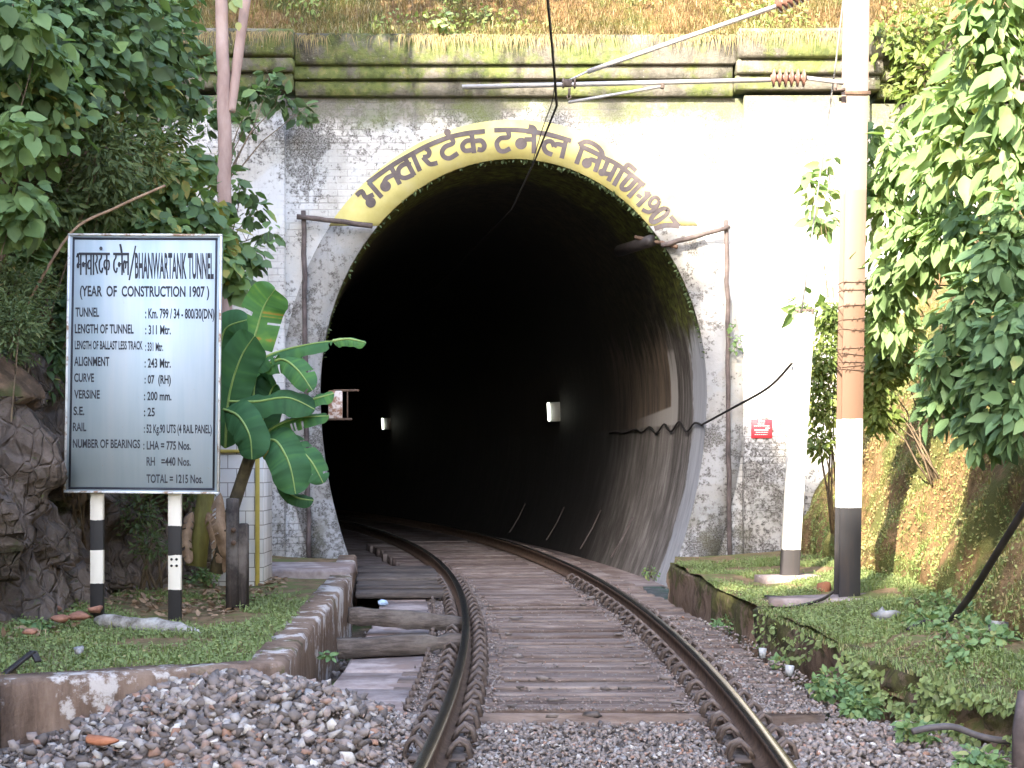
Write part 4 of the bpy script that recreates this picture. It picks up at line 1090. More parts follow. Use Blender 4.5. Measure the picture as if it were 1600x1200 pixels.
mb = MB(); mb.box((P(402, 0, KY)[0], KY + .012, (zk + .1) / 2), (.045, .03, zk - .06), .004); mb.box(((xk0 + xk1) / 2 - .03, KY + .012, zk - .02), (xk1 - xk0 - .11, .03, .035), .004); part(mb, 'trim', YEL, t)
mb = MB(); mb.box(((xk0 + xk1) / 2, KY + .32, zk + .125), (xk1 - xk0 + .06, .68, .05), .01); part(mb, 'cap', M['slab'], t)
t = thing('timber_post', P(369, 950, 13.5), 'tarred double timber post bolted together beside the banana stems', 'timber post')
a = P(369, 952, 13.5)
mb = MB(); mb.box((P(364, 0, 13.5)[0], 13.5, (P(0, 778, 13.5)[2] + a[2]) / 2), (.10, .12, P(0, 778, 13.5)[2] - a[2]), .012, None, 0, .005); part(mb, 'upright', M['darkpost'], t)
mb = MB(); mb.box((P(379.5, 0, 13.5)[0], 13.53, (P(0, 818, 13.5)[2] + a[2]) / 2), (.085, .13, P(0, 818, 13.5)[2] - a[2]), .012, None, 0, .005); part(mb, 'upright', M['darkpost'], t)
mb = MB()
for y_ in (828, 848): c = P(365, y_, 13.43); mb.tube([(c[0], 13.445, c[2]), (c[0], 13.41, c[2])], .022, 8)
part(mb, 'bolt', M['rust'], t)

# ------------------------------------------------------------------ banana plant
BT = thing('banana_plant', P(340, 885, 14.6), 'banana plant with broad torn green leaves between signboard and tunnel', 'banana plant')
mb = MB(); mb.tube([P(306, 885, 14.7), P(318, 800, 14.75), P(330, 720, 14.8), P(345, 640, 14.8)], [.10, .085, .07, .05], 12); part(mb, 'stem', M['stem'], BT, True)
mb = MB(); mb.tube([P(338, 895, 14.5), P(356, 820, 14.5), P(378, 750, 14.5), P(398, 690, 14.5), P(400, 640, 14.5)], [.07, .062, .062, .06, .035], 12, 0, True, .5, .1); part(mb, 'stem', M['oldstem'], BT, True)
def banana_leaf(pts, width, nrm, tint=.5, fold=.25, tear=0, taper=1.0, mat='banana', rib=True, prof=None):
    pv = [Vector(P(*p)) for p in pts]; N = 44; q = []
    for i in range(N + 1):
        f = i / N * (len(pv) - 1); k = min(int(f), len(pv) - 2); u = f - k
        p0, p1, p2, p3 = pv[max(k - 1, 0)], pv[k], pv[k + 1], pv[min(k + 2, len(pv) - 1)]
        q.append(.5 * ((2 * p1) + (p2 - p0) * u + (2 * p0 - 5 * p1 + 4 * p2 - p3) * u * u + (3 * p1 - p0 - 3 * p2 + p3) * u ** 3))
    mb = MB(); nrm = Vector(nrm).normalized(); NW = 5
    for sd in (-1, 1):
        vs = []; ph = random.uniform(0, 6)
        for i, c in enumerate(q):
            u = i / N; T = (q[min(i + 2, N)] - q[max(i - 2, 0)]).normalized(); S = T.cross(nrm).normalized(); Nn = S.cross(T)
            w = width / 2 * min(1, (u * 5.5) ** .6 + .08) * (1 - max(0, (u - .72) / .28) ** 2.2 * .93) * taper
            for j in range(NW + 1):
                e = j / NW; rip = math.sin(u * 19 + ph) * .05 * e * e * width + math.sin(u * 47 + ph) * .012 * e * width
                vs.append(c + S * sd * w * e * math.cos(fold) + Nn * (-w * e * e * math.sin(fold) * 1.2 + rip) + T * w * e * .18)
        idx = np.arange((N + 1) * (NW + 1)).reshape(N + 1, NW + 1)
        tear_rows = set(random.sample(range(8, N - 2), tear * 2 + 1)) if tear else set()
        fs = [(idx[i, j], idx[i + 1, j], idx[i + 1, j + 1], idx[i, j + 1]) for i in range(N) for j in range(NW) if not (i in tear_rows and j >= 2)]
        tt = np.clip(tint + np.repeat(RNG.normal(0, .07, N + 1), NW + 1) + .08 * np.sin(np.repeat(np.arange(N + 1), NW + 1) * .5 + ph) + RNG.normal(0, .02, (N + 1) * (NW + 1)), 0, 1)
        mb.add([tuple(v) for v in vs], fs, 0, tt)
    lf = part(mb, 'leaf', M[mat], BT, True)
    if rib:
        mb = MB(); mb.tube([c + nrm * .004 for c in q], list(np.linspace(.016, .004, N + 1)), 6); part(mb, 'midrib', M['midrib'], lf, True)
    return lf
F_ = (0, -1, .25)
banana_leaf([(372, 600, 14.8), (398, 525, 14.9), (412, 480, 14.9), (430, 452, 14.8)], .42, (.2, -1, .2), .80, .2, 1)
banana_leaf([(352, 700, 14.6), (358, 620, 14.5), (376, 560, 14.4), (398, 525, 14.3)], .40, (-.1, -1, .1), .42, .2)
banana_leaf([(352, 640, 14.7), (345, 560, 14.7), (352, 515, 14.6), (385, 500, 14.5)], .34, (.1, -1, .3), .30, .3)
banana_leaf([(395, 580, 14.5), (420, 556, 14.4), (470, 541, 14.3), (520, 533, 14.2)], .24, (.1, -.6, .8), .55, .45, 2)
banana_leaf([(520, 533, 14.2), (545, 530, 14.2), (572, 536, 14.2)], .13, (.1, -.7, .6), .72, .5, 0)
banana_leaf([(410, 575, 14.5), (440, 562, 14.3), (465, 578, 14.15), (488, 610, 14.1)], .25, (-.2, -.9, .5), .60, .3, 1)
banana_leaf([(360, 628, 14.5), (400, 628, 14.3), (450, 622, 14.2), (492, 640, 14.2)], .33, (-.1, -.75, .7), .32, .3)
banana_leaf([(462, 634, 14.4), (490, 624, 14.3), (522, 615, 14.3)], .17, (0, -.7, .7), .66, .3)
banana_leaf([(350, 640, 14.3), (372, 650, 14.1), (390, 680, 14.0), (394, 718, 14.0)], .34, (-.3, -1, .35), .42, .25)
banana_leaf([(412, 690, 14.4), (432, 690, 14.2), (452, 725, 14.1), (462, 772, 14.1)], .38, (.1, -1, .35), .48, .25)
banana_leaf([(420, 695, 14.5), (455, 695, 14.3), (484, 718, 14.2), (505, 755, 14.2)], .30, (.3, -.9, .4), .52, .3, 1)
banana_leaf([(405, 690, 14.6), (428, 668, 14.5), (465, 654, 14.4), (514, 650, 14.3)], .22, (0, -.7, .7), .62, .4, 2)
banana_leaf([(396, 660, 14.8), (396, 620, 14.9), (402, 585, 14.9), (418, 575, 14.8)], .32, (.1, -1, .2), .12, .2)
banana_leaf([(402, 690, 14.9), (414, 640, 14.9), (424, 610, 14.9), (432, 600, 14.8)], .34, (.1, -1, .1), .10, .2)
banana_leaf([(440, 740, 14.5), (448, 765, 14.4), (465, 778, 14.3), (490, 782, 14.3)], .16, (.1, -.8, .5), .16, .4)
banana_leaf([(408, 685, 14.3), (414, 702, 14.2), (420, 720, 14.2)], .10, (.1, -1, .1), 1.0, .5, 0, 1, 'banana', False)
for pts, w in (([(345, 770, 14.3), (342, 810, 14.1), (352, 850, 14.1), (358, 872, 14.1)], .17), ([(352, 800, 14.3), (368, 830, 14.2), (362, 860, 14.2), (350, 895, 14.2)], .14), ([(325, 800, 14.6), (338, 840, 14.5), (345, 880, 14.4)], .15), ([(300, 800, 14.6), (292, 840, 14.5), (296, 880, 14.4)], .13)):
    banana_leaf(pts, w, (.3, -1, .1), .5, .7, 2, 1, 'dryleaf', False)

# ------------------------------------------------------------------ slender tree before the portal
t = thing('slender_tree', P(350, 640, 18.2), 'smooth pinkish forked tree trunk standing before the left pilaster', 'tree')
yb = 18.2
mb = MB(); pts = [P(356, 760, yb), P(352, 500, yb), P(351, 330, yb), P(351, 200, yb), P(349, 100, yb), P(345, 0, yb), P(341, -150, yb), P(338, -420, yb)]
q = []
for a, b in zip(pts[:-1], pts[1:]): q += [Vector(a).lerp(Vector(b), k / 6) + Vector((random.uniform(-.008, .008), random.uniform(-.008, .008), 0)) for k in range(6)]
mb.tube(q, list(np.linspace(.093, .066, len(q))), 14, 0, True, .5, .03)
part(mb, 'trunk', M['bark'], t, True)
mb = MB(); pts = [P(361, 175, yb), P(366, 140, yb), P(373, 80, yb), P(384, 0, yb), P(398, -150, yb), P(430, -420, yb)]
q = []
for a, b in zip(pts[:-1], pts[1:]): q += [Vector(a).lerp(Vector(b), k / 6) for k in range(6)]
mb.tube(q, list(np.linspace(.05, .055, 10)) + list(np.linspace(.06, .05, len(q) - 10)), 12, 0, True, .5, .03)
part(mb, 'limb', M['bark'], t, True)
mb = MB(); blob_leaves(mb, px_blobs([(340, -520, 18.2, 180), (450, -540, 18.2, 150), (260, -450, 18, 130), (360, -620, 18.5, 160)]), 1800, .22, .45, .8, .3)
part(mb, 'crown', M['leaf_broad'], t)
mb = MB(); put_leaves(mb, np.array([P(362, 0, 18), P(366, -4, 18), P(372, 34, 18)]), np.array([(.3, 0, -1), (.6, -.1, -.8), (.1, 0, -1.)]), np.array([(0, -1, .3)] * 3), np.array([.16, .16, .11]), .8, np.array([.9, .85, .99]))
part(mb, 'foliage', M['leaf_pale'], t)

# ------------------------------------------------------------------ left hand plants
shrub('climber', 'dense dark broad leaved climber covering the upper rock face at the corner', 'climber', (-4.6, 13.2, 2.2),
      px_blobs([(40, 40, 13.0, 110), (150, 50, 13.6, 105), (50, 170, 12.6, 100), (225, 50, 14.8, 75), (190, 150, 14.2, 85), (110, -60, 13.6, 140), (255, 125, 15.6, 55), (240, -10, 15.6, 70), (0, 120, 12.4, 90), (290, 160, 16.2, 30), (280, 70, 16.2, 32), (110, 120, 13.2, 80)]), 5200, .145, .78, M['leaf_broad'], None, 9, .8, .42, .25, .5, .24)
shrub('creeper', 'fine feathery creeper hanging in the middle of the left bank', 'creeper', (-4.4, 13.6, 1.5),
      px_blobs([(150, 235, 13.2, 80), (225, 240, 14.0, 60), (70, 310, 13.1, 62), (165, 300, 13.6, 62), (255, 205, 15.0, 45), (90, 420, 13.7, 60)]), 4600, .09, .36, M['leaf_fine'], None, 7, .4, .5, .2, .6, .22)
shrub('climber', 'bright broad leaved climber spilling over the top of the signboard', 'climber', (-4.0, 14.6, 1.6),
      px_blobs([(250, 275, 14.8, 52), (295, 330, 15.0, 48), (205, 330, 14.2, 55), (345, 365, 15.2, 30), (250, 365, 14.2, 50), (300, 250, 15.4, 30), (335, 410, 15.0, 42), (360, 440, 15.2, 22), (150, 335, 13.9, 34)]), 1250, .155, .85, M['leaf_broad'], None, 7, .8, .62, .2, .5, .24)
shrub('climber', 'climber with large yellow green leaves at the left photo edge', 'climber', (-4.5, 12.0, 1.5),
      px_blobs([(10, 215, 11.6, 50), (20, 320, 11.8, 58), (85, 330, 13.3, 42), (20, 30, 11.8, 55), (70, 75, 12.0, 40), (35, 400, 13.0, 36)]), 560, .17, .8, M['leaf_pale'], None, 5, .7, .35, .3, .6, .2)
shrub('weed_bush', 'grey green flowering weed bush above the brown rock beside the signboard', 'bush', (-3.9, 11.8, .9),
      px_blobs([(20, 450, 12.6, 55), (45, 520, 12.6, 45), (5, 560, 12.4, 45), (60, 450, 12.9, 40), (20, 500, 11.8, 55)]), 4200, .055, .35, M['leaf_fine'], None, 8, .1, .55, .15, .6, .2)
shrub('vine', 'dark hanging vine between the rock and the signboard post', 'vine', (-3.9, 14.0, .6),
      px_blobs([(85, 560, 13.6, 38), (70, 600, 13.4, 25), (100, 490, 13.6, 42), (90, 420, 13.8, 45)]), 700, .13, .6, M['leaf_broad'], None, 5, .9, .25, .2, .4, .2)
shrub('undergrowth', 'shady green undergrowth behind the signboard posts', 'undergrowth', (-3.5, 14.8, .2),
      px_blobs([(215, 800, 14.6, 42), (235, 850, 14.4, 30), (200, 740, 15, 55), (290, 760, 15.2, 40), (250, 700, 15.2, 60)]), 3200, .06, .4, M['leaf_fine'], None, 6, .3, .30, .2, .5, .2)
shrub('vine', 'thin leafy vine trailing across the pilaster cornice', 'vine', P(345, 300, 19.6),
      px_blobs([(400, 145, 20.4, 30), (440, 155, 20.6, 25), (385, 190, 20.2, 22), (470, 175, 20.9, 22), (360, 160, 20.2, 22), (350, 235, 20, 18), (425, 120, 20.6, 14), (325, 180, 19.5, 34), (320, 100, 19.0, 34), (330, 260, 19, 32)]), 420, .17, .7, M['leaf_broad'], None, 7, .5, .42, .1, .5, .2)
shrub('vine', 'leafy vine end dangling in front of the whitewashed left pilaster', 'vine', P(345, 420, 18.8),
      px_blobs([(400, 330, 18.8, 26), (420, 365, 18.8, 20), (380, 300, 18.6, 20), (370, 425, 18.5, 35), (395, 400, 18.6, 26), (360, 280, 18.4, 24), (345, 385, 17.6, 38), (330, 320, 17.4, 36)]), 330, .17, .8, M['leaf_broad'], None, 6, .8, .45, .1, .5, .2)
# arching dry cane over the sign
cable('cane', [P(40, 480, 12.6), P(110, 365, 12.7), P(180, 325, 12.9), P(258, 290, 13.2)], .012, M['dryleaf'], 'pale dry cane arching above the signboard', 'cane')

# ------------------------------------------------------------------ right hand plants
shrub('shrub', 'tall pale leaved shrub in full sun at the upper right corner', 'shrub', (5.4, 12.4, 3.4),
      px_blobs([(1540, 60, 12.2, 75), (1585, 140, 12.0, 80), (1500, 160, 12.6, 60), (1570, 0, 12.2, 80), (1520, 230, 12.6, 70), (1600, 240, 12, 70)]), 900, .22, .5, M['leaf_pale'], None, 7, .9, .5, .3, .5, .2)
shrub('shrub', 'drooping sunlit shrub with pointed leaves beside the mast', 'shrub', (5.4, 14.2, 2.8),
      px_blobs([(1420, 250, 14.4, 55), (1480, 290, 13.8, 65), (1390, 330, 14.6, 50), (1450, 370, 14.0, 70), (1400, 430, 14.4, 55), (1520, 370, 13.4, 70), (1370, 220, 14.8, 35), (1460, 180, 14.6, 50), (1390, 500, 14.6, 50), (1370, 280, 14.8, 38)]), 2100, .185, .48, M['leaf_pale'], None, 9, 1.0, .55, .3, .5, .2)
shrub('shrub', 'shaded bluish green shrub overhanging the right bank', 'shrub', (4.9, 11.6, 2.0),
      px_blobs([(1540, 480, 11.8, 75), (1580, 400, 11.6, 70), (1490, 560, 12.2, 60), (1560, 590, 11.6, 65), (1600, 520, 11.2, 70), (1480, 630, 12.4, 42), (1540, 670, 11.8, 45), (1600, 330, 11.6, 60), (1600, 650, 11.2, 50)]), 1900, .165, .55, M['leaf_teal'], None, 9, .9, .45, .3, .5, .2)
shrub('shrub', 'lime green small leaved shrub between white post and mast', 'shrub', (3.75, 17.6, .6),
      px_blobs([(1290, 560, 17.4, 45), (1285, 630, 17.4, 42), (1300, 500, 17.6, 35), (1280, 690, 17.3, 25), (1265, 600, 17.4, 22)]), 2600, .085, .45, M['leaf_lime'], None, 7, .6, .5, .2, .5, .2)
shrub('shrub', 'lime green leafy shrub just right of the mast orange band', 'shrub', (4.2, 15.2, 1.2),
      px_blobs([(1365, 600, 15.2, 40), (1375, 650, 15.2, 30), (1400, 560, 15.2, 42), (1355, 550, 15.4, 30)]), 1500, .10, .5, M['leaf_lime'], None, 6, .6, .5, .2, .5, .2)
shrub('sapling', 'thin sapling with few big leaves behind the mast', 'sapling', (3.9, 18.0, 1.2),
      px_blobs([(1275, 300, 18.2, 30), (1290, 345, 18.2, 26), (1262, 280, 18.2, 18), (1295, 250, 18.4, 16), (1250, 480, 17.9, 20), (1280, 480, 17.9, 24)]), 110, .21, .6, M['leaf_pale'], None, 6, .7, .55, .1, .5, .2)
for (px_, py_, Y_, lab) in ((1385, 60, 21.0, 'leafy bush rooted on the parapet right of the mast'), (1450, 110, 20.6, 'pale bush hanging over the wing wall cornice')):
    shrub('bush', lab, 'bush', P(px_, py_ + 20, Y_), px_blobs([(px_, py_, Y_, 40), (px_ + 35, py_ + 30, Y_, 40), (px_ + 70, py_ - 10, Y_, 45), (px_ + 40, py_ + 80, Y_, 40)]), 700, .15, .5, M['leaf_lime'], None, 5, .7, .5, .2, .5, .2)
shrub('weed', 'bright green broad leaved weed growing on the parapet above the arch', 'weed', P(688, 55, YP + .2), px_blobs([(680, 38, YP - .2, 14), (700, 40, YP - .2, 14), (690, 30, YP - .2, 12)]), 26, .16, .75, M['leaf_pale'], None, 3, .4, .8, .1, .6, .1)
shrub('weed', 'small weed sprouting from the wall edge above the red notice', 'weed', P(1150, 545, YP - .14), px_blobs([(1148, 530, YP - .2, 9), (1150, 546, YP - .2, 8), (1143, 510, YP - .2, 6)]), 40, .08, .7, M['leaf_broad'], None, 2, .4, .6, .1, .6, .1)
for q in range(16):
    y = random.uniform(8.6, 13.6); x = float(rb_foot(y)) + random.uniform(-.45, .15); z = float(turf_z(np.array(x), np.array(y))) + .02; rr = random.uniform(.06, .14)
    shrub('weed', 'low leafy weed growing along the foot of the right earth bank', 'weed', (x, y, z), [(x, y, z + rr * .4, rr, rr, rr * .6), (x + rr, y + .05, z + rr * .3, rr * .7, rr * .7, rr * .5)], 60, .06, .7, M['leaf_teal'], 'weeds along the bank foot', 3, .2, .65, .2, .8, .2)
# weeds in the gully and along the right kerb
for (px_, py_, z, r, n_l, lab) in ((512, 1022, -.05, 10, 40, 'small weed growing out of the terrace wall'), (512, 1082, -.3, 16, 90, 'bright weed clump at the foot of the terrace wall'), (455, 1075, -.05, 12, 60, 'weed clump at the wall corner beside the gravel heap'),
                              (1130, 968, -.15, 20, 160, 'weed tuft at the foot of the mossy wall by the tunnel'), (1215, 1030, -.2, 12, 80, 'weed tuft by the white cup'), (1300, 1060, -.05, 36, 420, 'leafy weed clump hanging down the front of the kerb wall'), (1345, 1095, -.1, 28, 300, 'leafy weed clump at the gravel edge below the turf'),
                              (1430, 1130, -.1, 26, 260, 'leafy weed clump near the grey pipe end'), (1530, 1180, 0, 34, 330, 'large leaved weed clump under the grey pipe'), (60, 975, .2, 22, 150, 'weed clump beside red rubble at the rock foot'), (320, 890, .3, 24, 200, 'weed clump at the banana plant base'), (1015, 890, -.1, 16, 80, 'weed tuft just inside the tunnel mouth')):
    x, y, z_ = PZ(px_, py_, z); rr = r * y / FPX
    shrub('weed', lab, 'weed', (x, y, z_ - rr * .8), [(x, y, z_ - rr * .2, rr, rr * .7, rr * .6), (x + rr * .5, y - .03, z_ - rr * .5, rr * .6, rr * .6, rr * .5), (x - rr * .5, y - .03, z_ - rr * .4, rr * .6, rr * .6, rr * .5)], int(n_l * .8), .055, .7, M['leaf_teal'], None, 3, .3, .6, .2, .7, .2)

# ------------------------------------------------------------------ turf, dry grass (nobody could count it)
mb = MB(); n = 70000
X = RNG.uniform(-5.0, -1.6, n); Y = RNG.uniform(8.3, 16.5, n) 
k = (Y > front_y(X) + .2) & (X < wall_x(Y) - .2) & (X > lb_foot(Y) + .1) & (patchy(X, Y, 1.1, 5) + .25 * patchy(X, Y, 5, 6) + .2 * patchy(X, Y, 11, 7) > -.2 + .3 * (Y > 13.5)) & (Y < 15.2)
X, Y = X[k], Y[k]; t = np.clip(.45 + .35 * patchy(X, Y, 1.3, 8) + RNG.normal(0, .16, len(X)), 0, 1)
blades(mb, np.stack([X, Y, plat_z(X, Y) - .005], 1), .038 + .05 * (RNG.random(len(X)) < .06), .0045, t, .9)
n2 = 9000; i = RNG.choice(len(X), n2); C = np.stack([X[i], Y[i], plat_z(X[i], Y[i]) + RNG.uniform(.0, .045, n2)], 1)
put_leaves(mb, C, RNG.normal(0, 1, (n2, 3)) * np.array((1, 1, .3)), np.array((0, -.3, 1)) + RNG.normal(0, .4, (n2, 3)), RNG.uniform(.012, .03, n2), .8, np.clip(t[i] + .05, 0, 1))
tag(mb.build('grass', M['grass']), 'short green grass and clover on the terrace around the signboard', 'grass', kind='stuff')
mb = MB(); n = 90000
Y = RNG.uniform(6.2, 19.5, n); X = rw_x(Y) + .02 + (rb_foot(Y) + .5 - rw_x(Y)) * RNG.random(n)
k = (patchy(X, Y, 1.6, 15) + .45 * patchy(X, Y, 4.5, 16) + .25 * patchy(X, Y, 11, 17) > -.14 - .10 * (Y > 12)) & ~((np.abs(X - 3.0) < .62) & (np.abs(Y - 14.25) < .34)) & ~((np.abs(X - 2.98) < .33) & (np.abs(Y - 16.65) < .28))
X, Y = X[k], Y[k]; t = np.clip(.5 + .35 * patchy(X, Y, 1.5, 18) + RNG.normal(0, .16, len(X)), 0, 1)
blades(mb, np.stack([X, Y, turf_z(X, Y) - .005], 1), .034 + .02 * (X > 3) + .05 * (RNG.random(len(X)) < .06), .0042, t, .9)
n2 = 16000; i = RNG.choice(len(X), n2); C = np.stack([X[i], Y[i], turf_z(X[i], Y[i]) + RNG.uniform(0, .05, n2)], 1)
put_leaves(mb, C, RNG.normal(0, 1, (n2, 3)) * np.array((1, 1, .3)), np.array((0, -.3, 1)) + RNG.normal(0, .4, (n2, 3)), RNG.uniform(.012, .03, n2), .8, np.clip(t[i] + .05, 0, 1))
n5 = 9000; Y5 = RNG.uniform(6.8, 14.0, n5); Z5 = RNG.uniform(-.28, .10, n5); kk = (patchy(Y5, Z5 * 5, 1.6, 57) > -.05) & ((Y5 < 10.9) | (RNG.random(n5) < .12)); Y5, Z5 = Y5[kk], Z5[kk]; n5 = len(Y5)
put_leaves(mb, np.stack([rw_x(Y5) + .03 - RNG.uniform(0, .09, n5), Y5 - .03, Z5], 1), RNG.normal(0, .6, (n5, 3)) + np.array((-.5, -.3, -.8)), np.array((-.6, -.5, .6)) + RNG.normal(0, .4, (n5, 3)), RNG.uniform(.015, .06, n5), .75, RNG.uniform(.1, .8, n5))
n6 = 2600; Y6 = RNG.uniform(6.8, 13.8, n6); blades(mb, np.stack([rw_x(Y6) + RNG.uniform(-.03, .16, n6), Y6, .07 + 0 * Y6], 1), .06 + 0 * Y6, .0045, RNG.uniform(.2, 1, n6), .9, 0, .2)
tag(mb.build('grass', M['grass']), 'low green grass and creeping leaves on the right turf', 'grass', kind='stuff')
mb = MB(); n = 60000
Y = RNG.uniform(8, 20.5, n); Z = .1 + 3.4 * RNG.random(n) ** 1.2; X = rb_x(Y, Z)
k = patchy(Y, Z, 1.6, 25) > -.35; X, Y, Z = X[k], Y[k], Z[k]
t = np.clip(.5 + .5 * patchy(Y, Z, 1.2, 28) + RNG.normal(0, .18, len(X)), 0, 1)
blades(mb, np.stack([X + .01, Y, Z], 1), .065 + 0 * X, .0045, t, 1.1, 0, .25)
n2 = 15000; i = RNG.choice(len(X), n2); C = np.stack([X[i] - .02, Y[i], Z[i]], 1)
put_leaves(mb, C, RNG.normal(0, 1, (n2, 3)) + np.array((-.6, -.2, -.3)), np.array((-.7, -.4, .6)) + RNG.normal(0, .4, (n2, 3)), RNG.uniform(.012, .034, n2), .7, np.clip(t[i] + .1, 0, 1))
tag(mb.build('bank_grass', M['bankgrass']), 'golden and green grass and moss on the sunlit right bank', 'grass', kind='stuff')
mb = MB(); n = 46000
X = RNG.uniform(-7, 8, n); Y = YP + .15 + 2.6 * RNG.random(n) ** 1.7
t = np.clip(.42 + .45 * patchy(X, Y * 1.5, 1.0, 35) + RNG.normal(0, .16, n), 0, 1)
blades(mb, np.stack([X, Y, hill_z(X, Y) - .02], 1), .16 + .10 * RNG.random(n), .005, t, 1.0, 0, .3)
n2 = 3200; xx = RNG.uniform(-7, 8, n2); xx = xx[(patchy(xx, xx * .6, 1.4, 59) > -.12) | (RNG.random(n2) < .12)]; n2 = len(xx)                      # dry stalks hanging over the parapet
for q in range(n2):
    pil = .16 if (xx[q] < -3.0 or 3.08 < xx[q] < 5.08) else 0; l = random.uniform(.08, .4) * random.uniform(.4, 1); z0 = 7.32; a = random.uniform(-.1, .1)
    w = .004
    mb.add([(xx[q] - w, YP - .20 - pil, z0), (xx[q] + w, YP - .20 - pil, z0), (xx[q] + w + a * .5, YP - .31 - pil, z0 - l * .4), (xx[q] - w + a * .5, YP - .31 - pil, z0 - l * .4), (xx[q] + a, YP - .29 - pil, z0 - l)], [(0, 1, 2, 3), (3, 2, 4)], 0, random.uniform(.15, .75))
n3 = 9000; X3 = RNG.uniform(-7, 8, n3); Y3 = YP + .1 + 2.0 * RNG.random(n3) ** 1.5; lf = patchy(X3, Y3, 1.1, 38) > .08
X3, Y3 = X3[lf], Y3[lf]; n3 = len(X3)
put_leaves(mb, np.stack([X3, Y3 - .1, hill_z(X3, Y3) + RNG.uniform(0, .2, n3)], 1), RNG.normal(0, 1, (n3, 3)) + np.array((0, -.6, -.2)), np.array((0, -.7, .6)) + RNG.normal(0, .4, (n3, 3)), RNG.uniform(.04, .10, n3), .6, RNG.uniform(.75, 1, n3))
n4 = 9000; X4 = RNG.uniform(-6.5, 8, n4); dz4 = .03 * np.sin(X4 * 3.1)
kk = patchy(X4, X4 * .7, 1.5, 55) > -.35; X4 = X4[kk]; n4 = len(X4)
blades(mb, np.stack([X4, YP - .27 + RNG.uniform(-.05, .5, n4) ** 1.0, 7.28 + RNG.uniform(0, .1, n4)], 1), .12 + .08 * RNG.random(n4), .005, np.clip(.4 + .4 * patchy(X4, X4 * .5, 1.2, 56) + RNG.normal(0, .16, n4), 0, 1), 1.3, 0, .5)
tag(mb.build('hill_grass', M['drygrass']), 'dry brown grass and green weeds on the slope over the tunnel', 'grass', kind='stuff')

# ------------------------------------------------------------------ mast, cantilever, wires
MY = 14.4
zM = lambda py: P(0, py, MY)[2]
mastpaint_glare = banded('mast_paint_glare', [(-1, (.040, .040, .046)), (zM(793), (.60, .59, .59)), (zM(655), (.155, .095, .066)), (zM(480), (.19, .132, .106)), (zM(300), (.22, .165, .142))], .55, .18)  # painted bands; upper two steps lighten the tan, sun glare put into the colour
t = thing('overhead_line_mast', P(1320, 942, MY), 'steel overhead line mast banded black, white and orange beside the track', 'mast')
a = Vector(P(1323, 943, MY)); b = Vector(P(1343, -330, MY)); axis = b - a
rot = axis.to_track_quat('Z', 'Y').to_matrix()
rot = Matrix.Rotation(math.atan2(axis.x, axis.z), 3, 'Y')
mid = (a + b) / 2
for (dy, nm, sz) in ((-.11, 'flange', (.20, .016, axis.length)), (.11, 'flange', (.20, .016, axis.length)), (0, 'web', (.012, .204, axis.length))):
    mb = MB(); mb.box(mid + Vector((0, dy, 0)), sz, .003, rot); part(mb, nm, mastpaint_glare, t)
for py in (443, 455, 479, 500, 517, 545, 555, 567, 573, 579):
    mb = MB(); pc = a.lerp(b, (943 - py) / (943 + 330)); sl = random.uniform(-.03, .03)
    for q in range(4):
        dx, dy = ((-.108, -.125), (.108, -.125), (.108, .125), (-.108, .125))[q]; ex, ey = ((.108, -.125), (.108, .125), (-.108, .125), (-.108, -.125))[q]
        mb.tube([pc + Vector((dx, dy, sl * dx * 4)), pc + Vector((ex, ey, sl * ex * 4))], .0045, 5)
    for q in range(4):
        c = pc + Vector((random.uniform(-.1, .1), -.128, 0)); mb.tube([c - Vector((.012, 0, .02)), c + Vector((.012, -.005, .02))], .003, 4)
    part(mb, 'barbed_wire', M['rust'], t)
mb = MB()
pc = a.lerp(b, (943 - 150) / 1273)
for dy in (-.128, .128):
    mb = MB(); mb.box(pc + Vector((0, dy, 0)), (.24, .014, .035), .003); part(mb, 'clamp', M['rust'], t)
# cantilever assembly
ct = thing('cantilever_arm', P(1312, 130, MY), 'grey tubular cantilever with ribbed brown insulators fixed to the mast', 'cantilever')
AY = MY
def tub(nm, pts, r, m=M['alu'], par=ct): mb = MB(); mb.tube(pts, r, 12); return part(mb, nm, m, par, True)
tub('bracket_tube', [P(722, 136, AY), P(1204, 125, AY)], .022)
tub('stay_tube', [P(918, 112, AY), P(1212, 10, AY)], .022)
tub('stay_rod', [P(888, 126, AY), P(922, 110, AY)], .010)
tub('registration_arm', [P(888, 160, AY), P(1035, 135, AY)], .014)
def insulator(pa, pb, k=6):
    pa, pb = Vector(pa), Vector(pb); mb = MB(); q, r = [], []
    for i in range(k):
        f = i / k
        for (d, rr) in ((0, .03), (.25, .035), (.45, .085), (.6, .085), (.75, .04)): q.append(pa.lerp(pb, f + d / k)); r.append(rr)
    q.append(pb); r.append(.03); mb.tube(q, r, 16); part(mb, 'insulator', M['porcelain'], ct, False)
insulator(P(1204, 122, AY), P(1260, 122, AY)); insulator(P(1212, 8, AY), P(1262, -14, AY))
tub('end_fitting', [P(1260, 122, AY), P(1290, 126, AY), P(1318, 130, AY)], .02)
tub('end_fitting', [P(1262, -14, AY), P(1335, -46, AY)], .02)
mb = MB(); c = P(886, 130, AY)
mb.box(c, (.10, .05, .07), .01); mb.box(P(898, 130, AY), (.02, .06, .09), .005); mb.box(P(880, 130, AY), (.018, .06, .09), .005)
mb.tube([P(890, 138, AY), P(889, 150, AY)], .012, 8)
mb.tube([Vector(P(889, 150, AY)) + Vector((.018 * math.cos(k * .7), 0, .018 * math.sin(k * .7) - .01)) for k in range(10)], .007, 6)
part(mb, 'clamp', M['clip'], ct)
mb = MB(); mb.box(P(1035, 134, AY), (.035, .05, .06), .008); part(mb, 'clamp', M['clip'], ct)
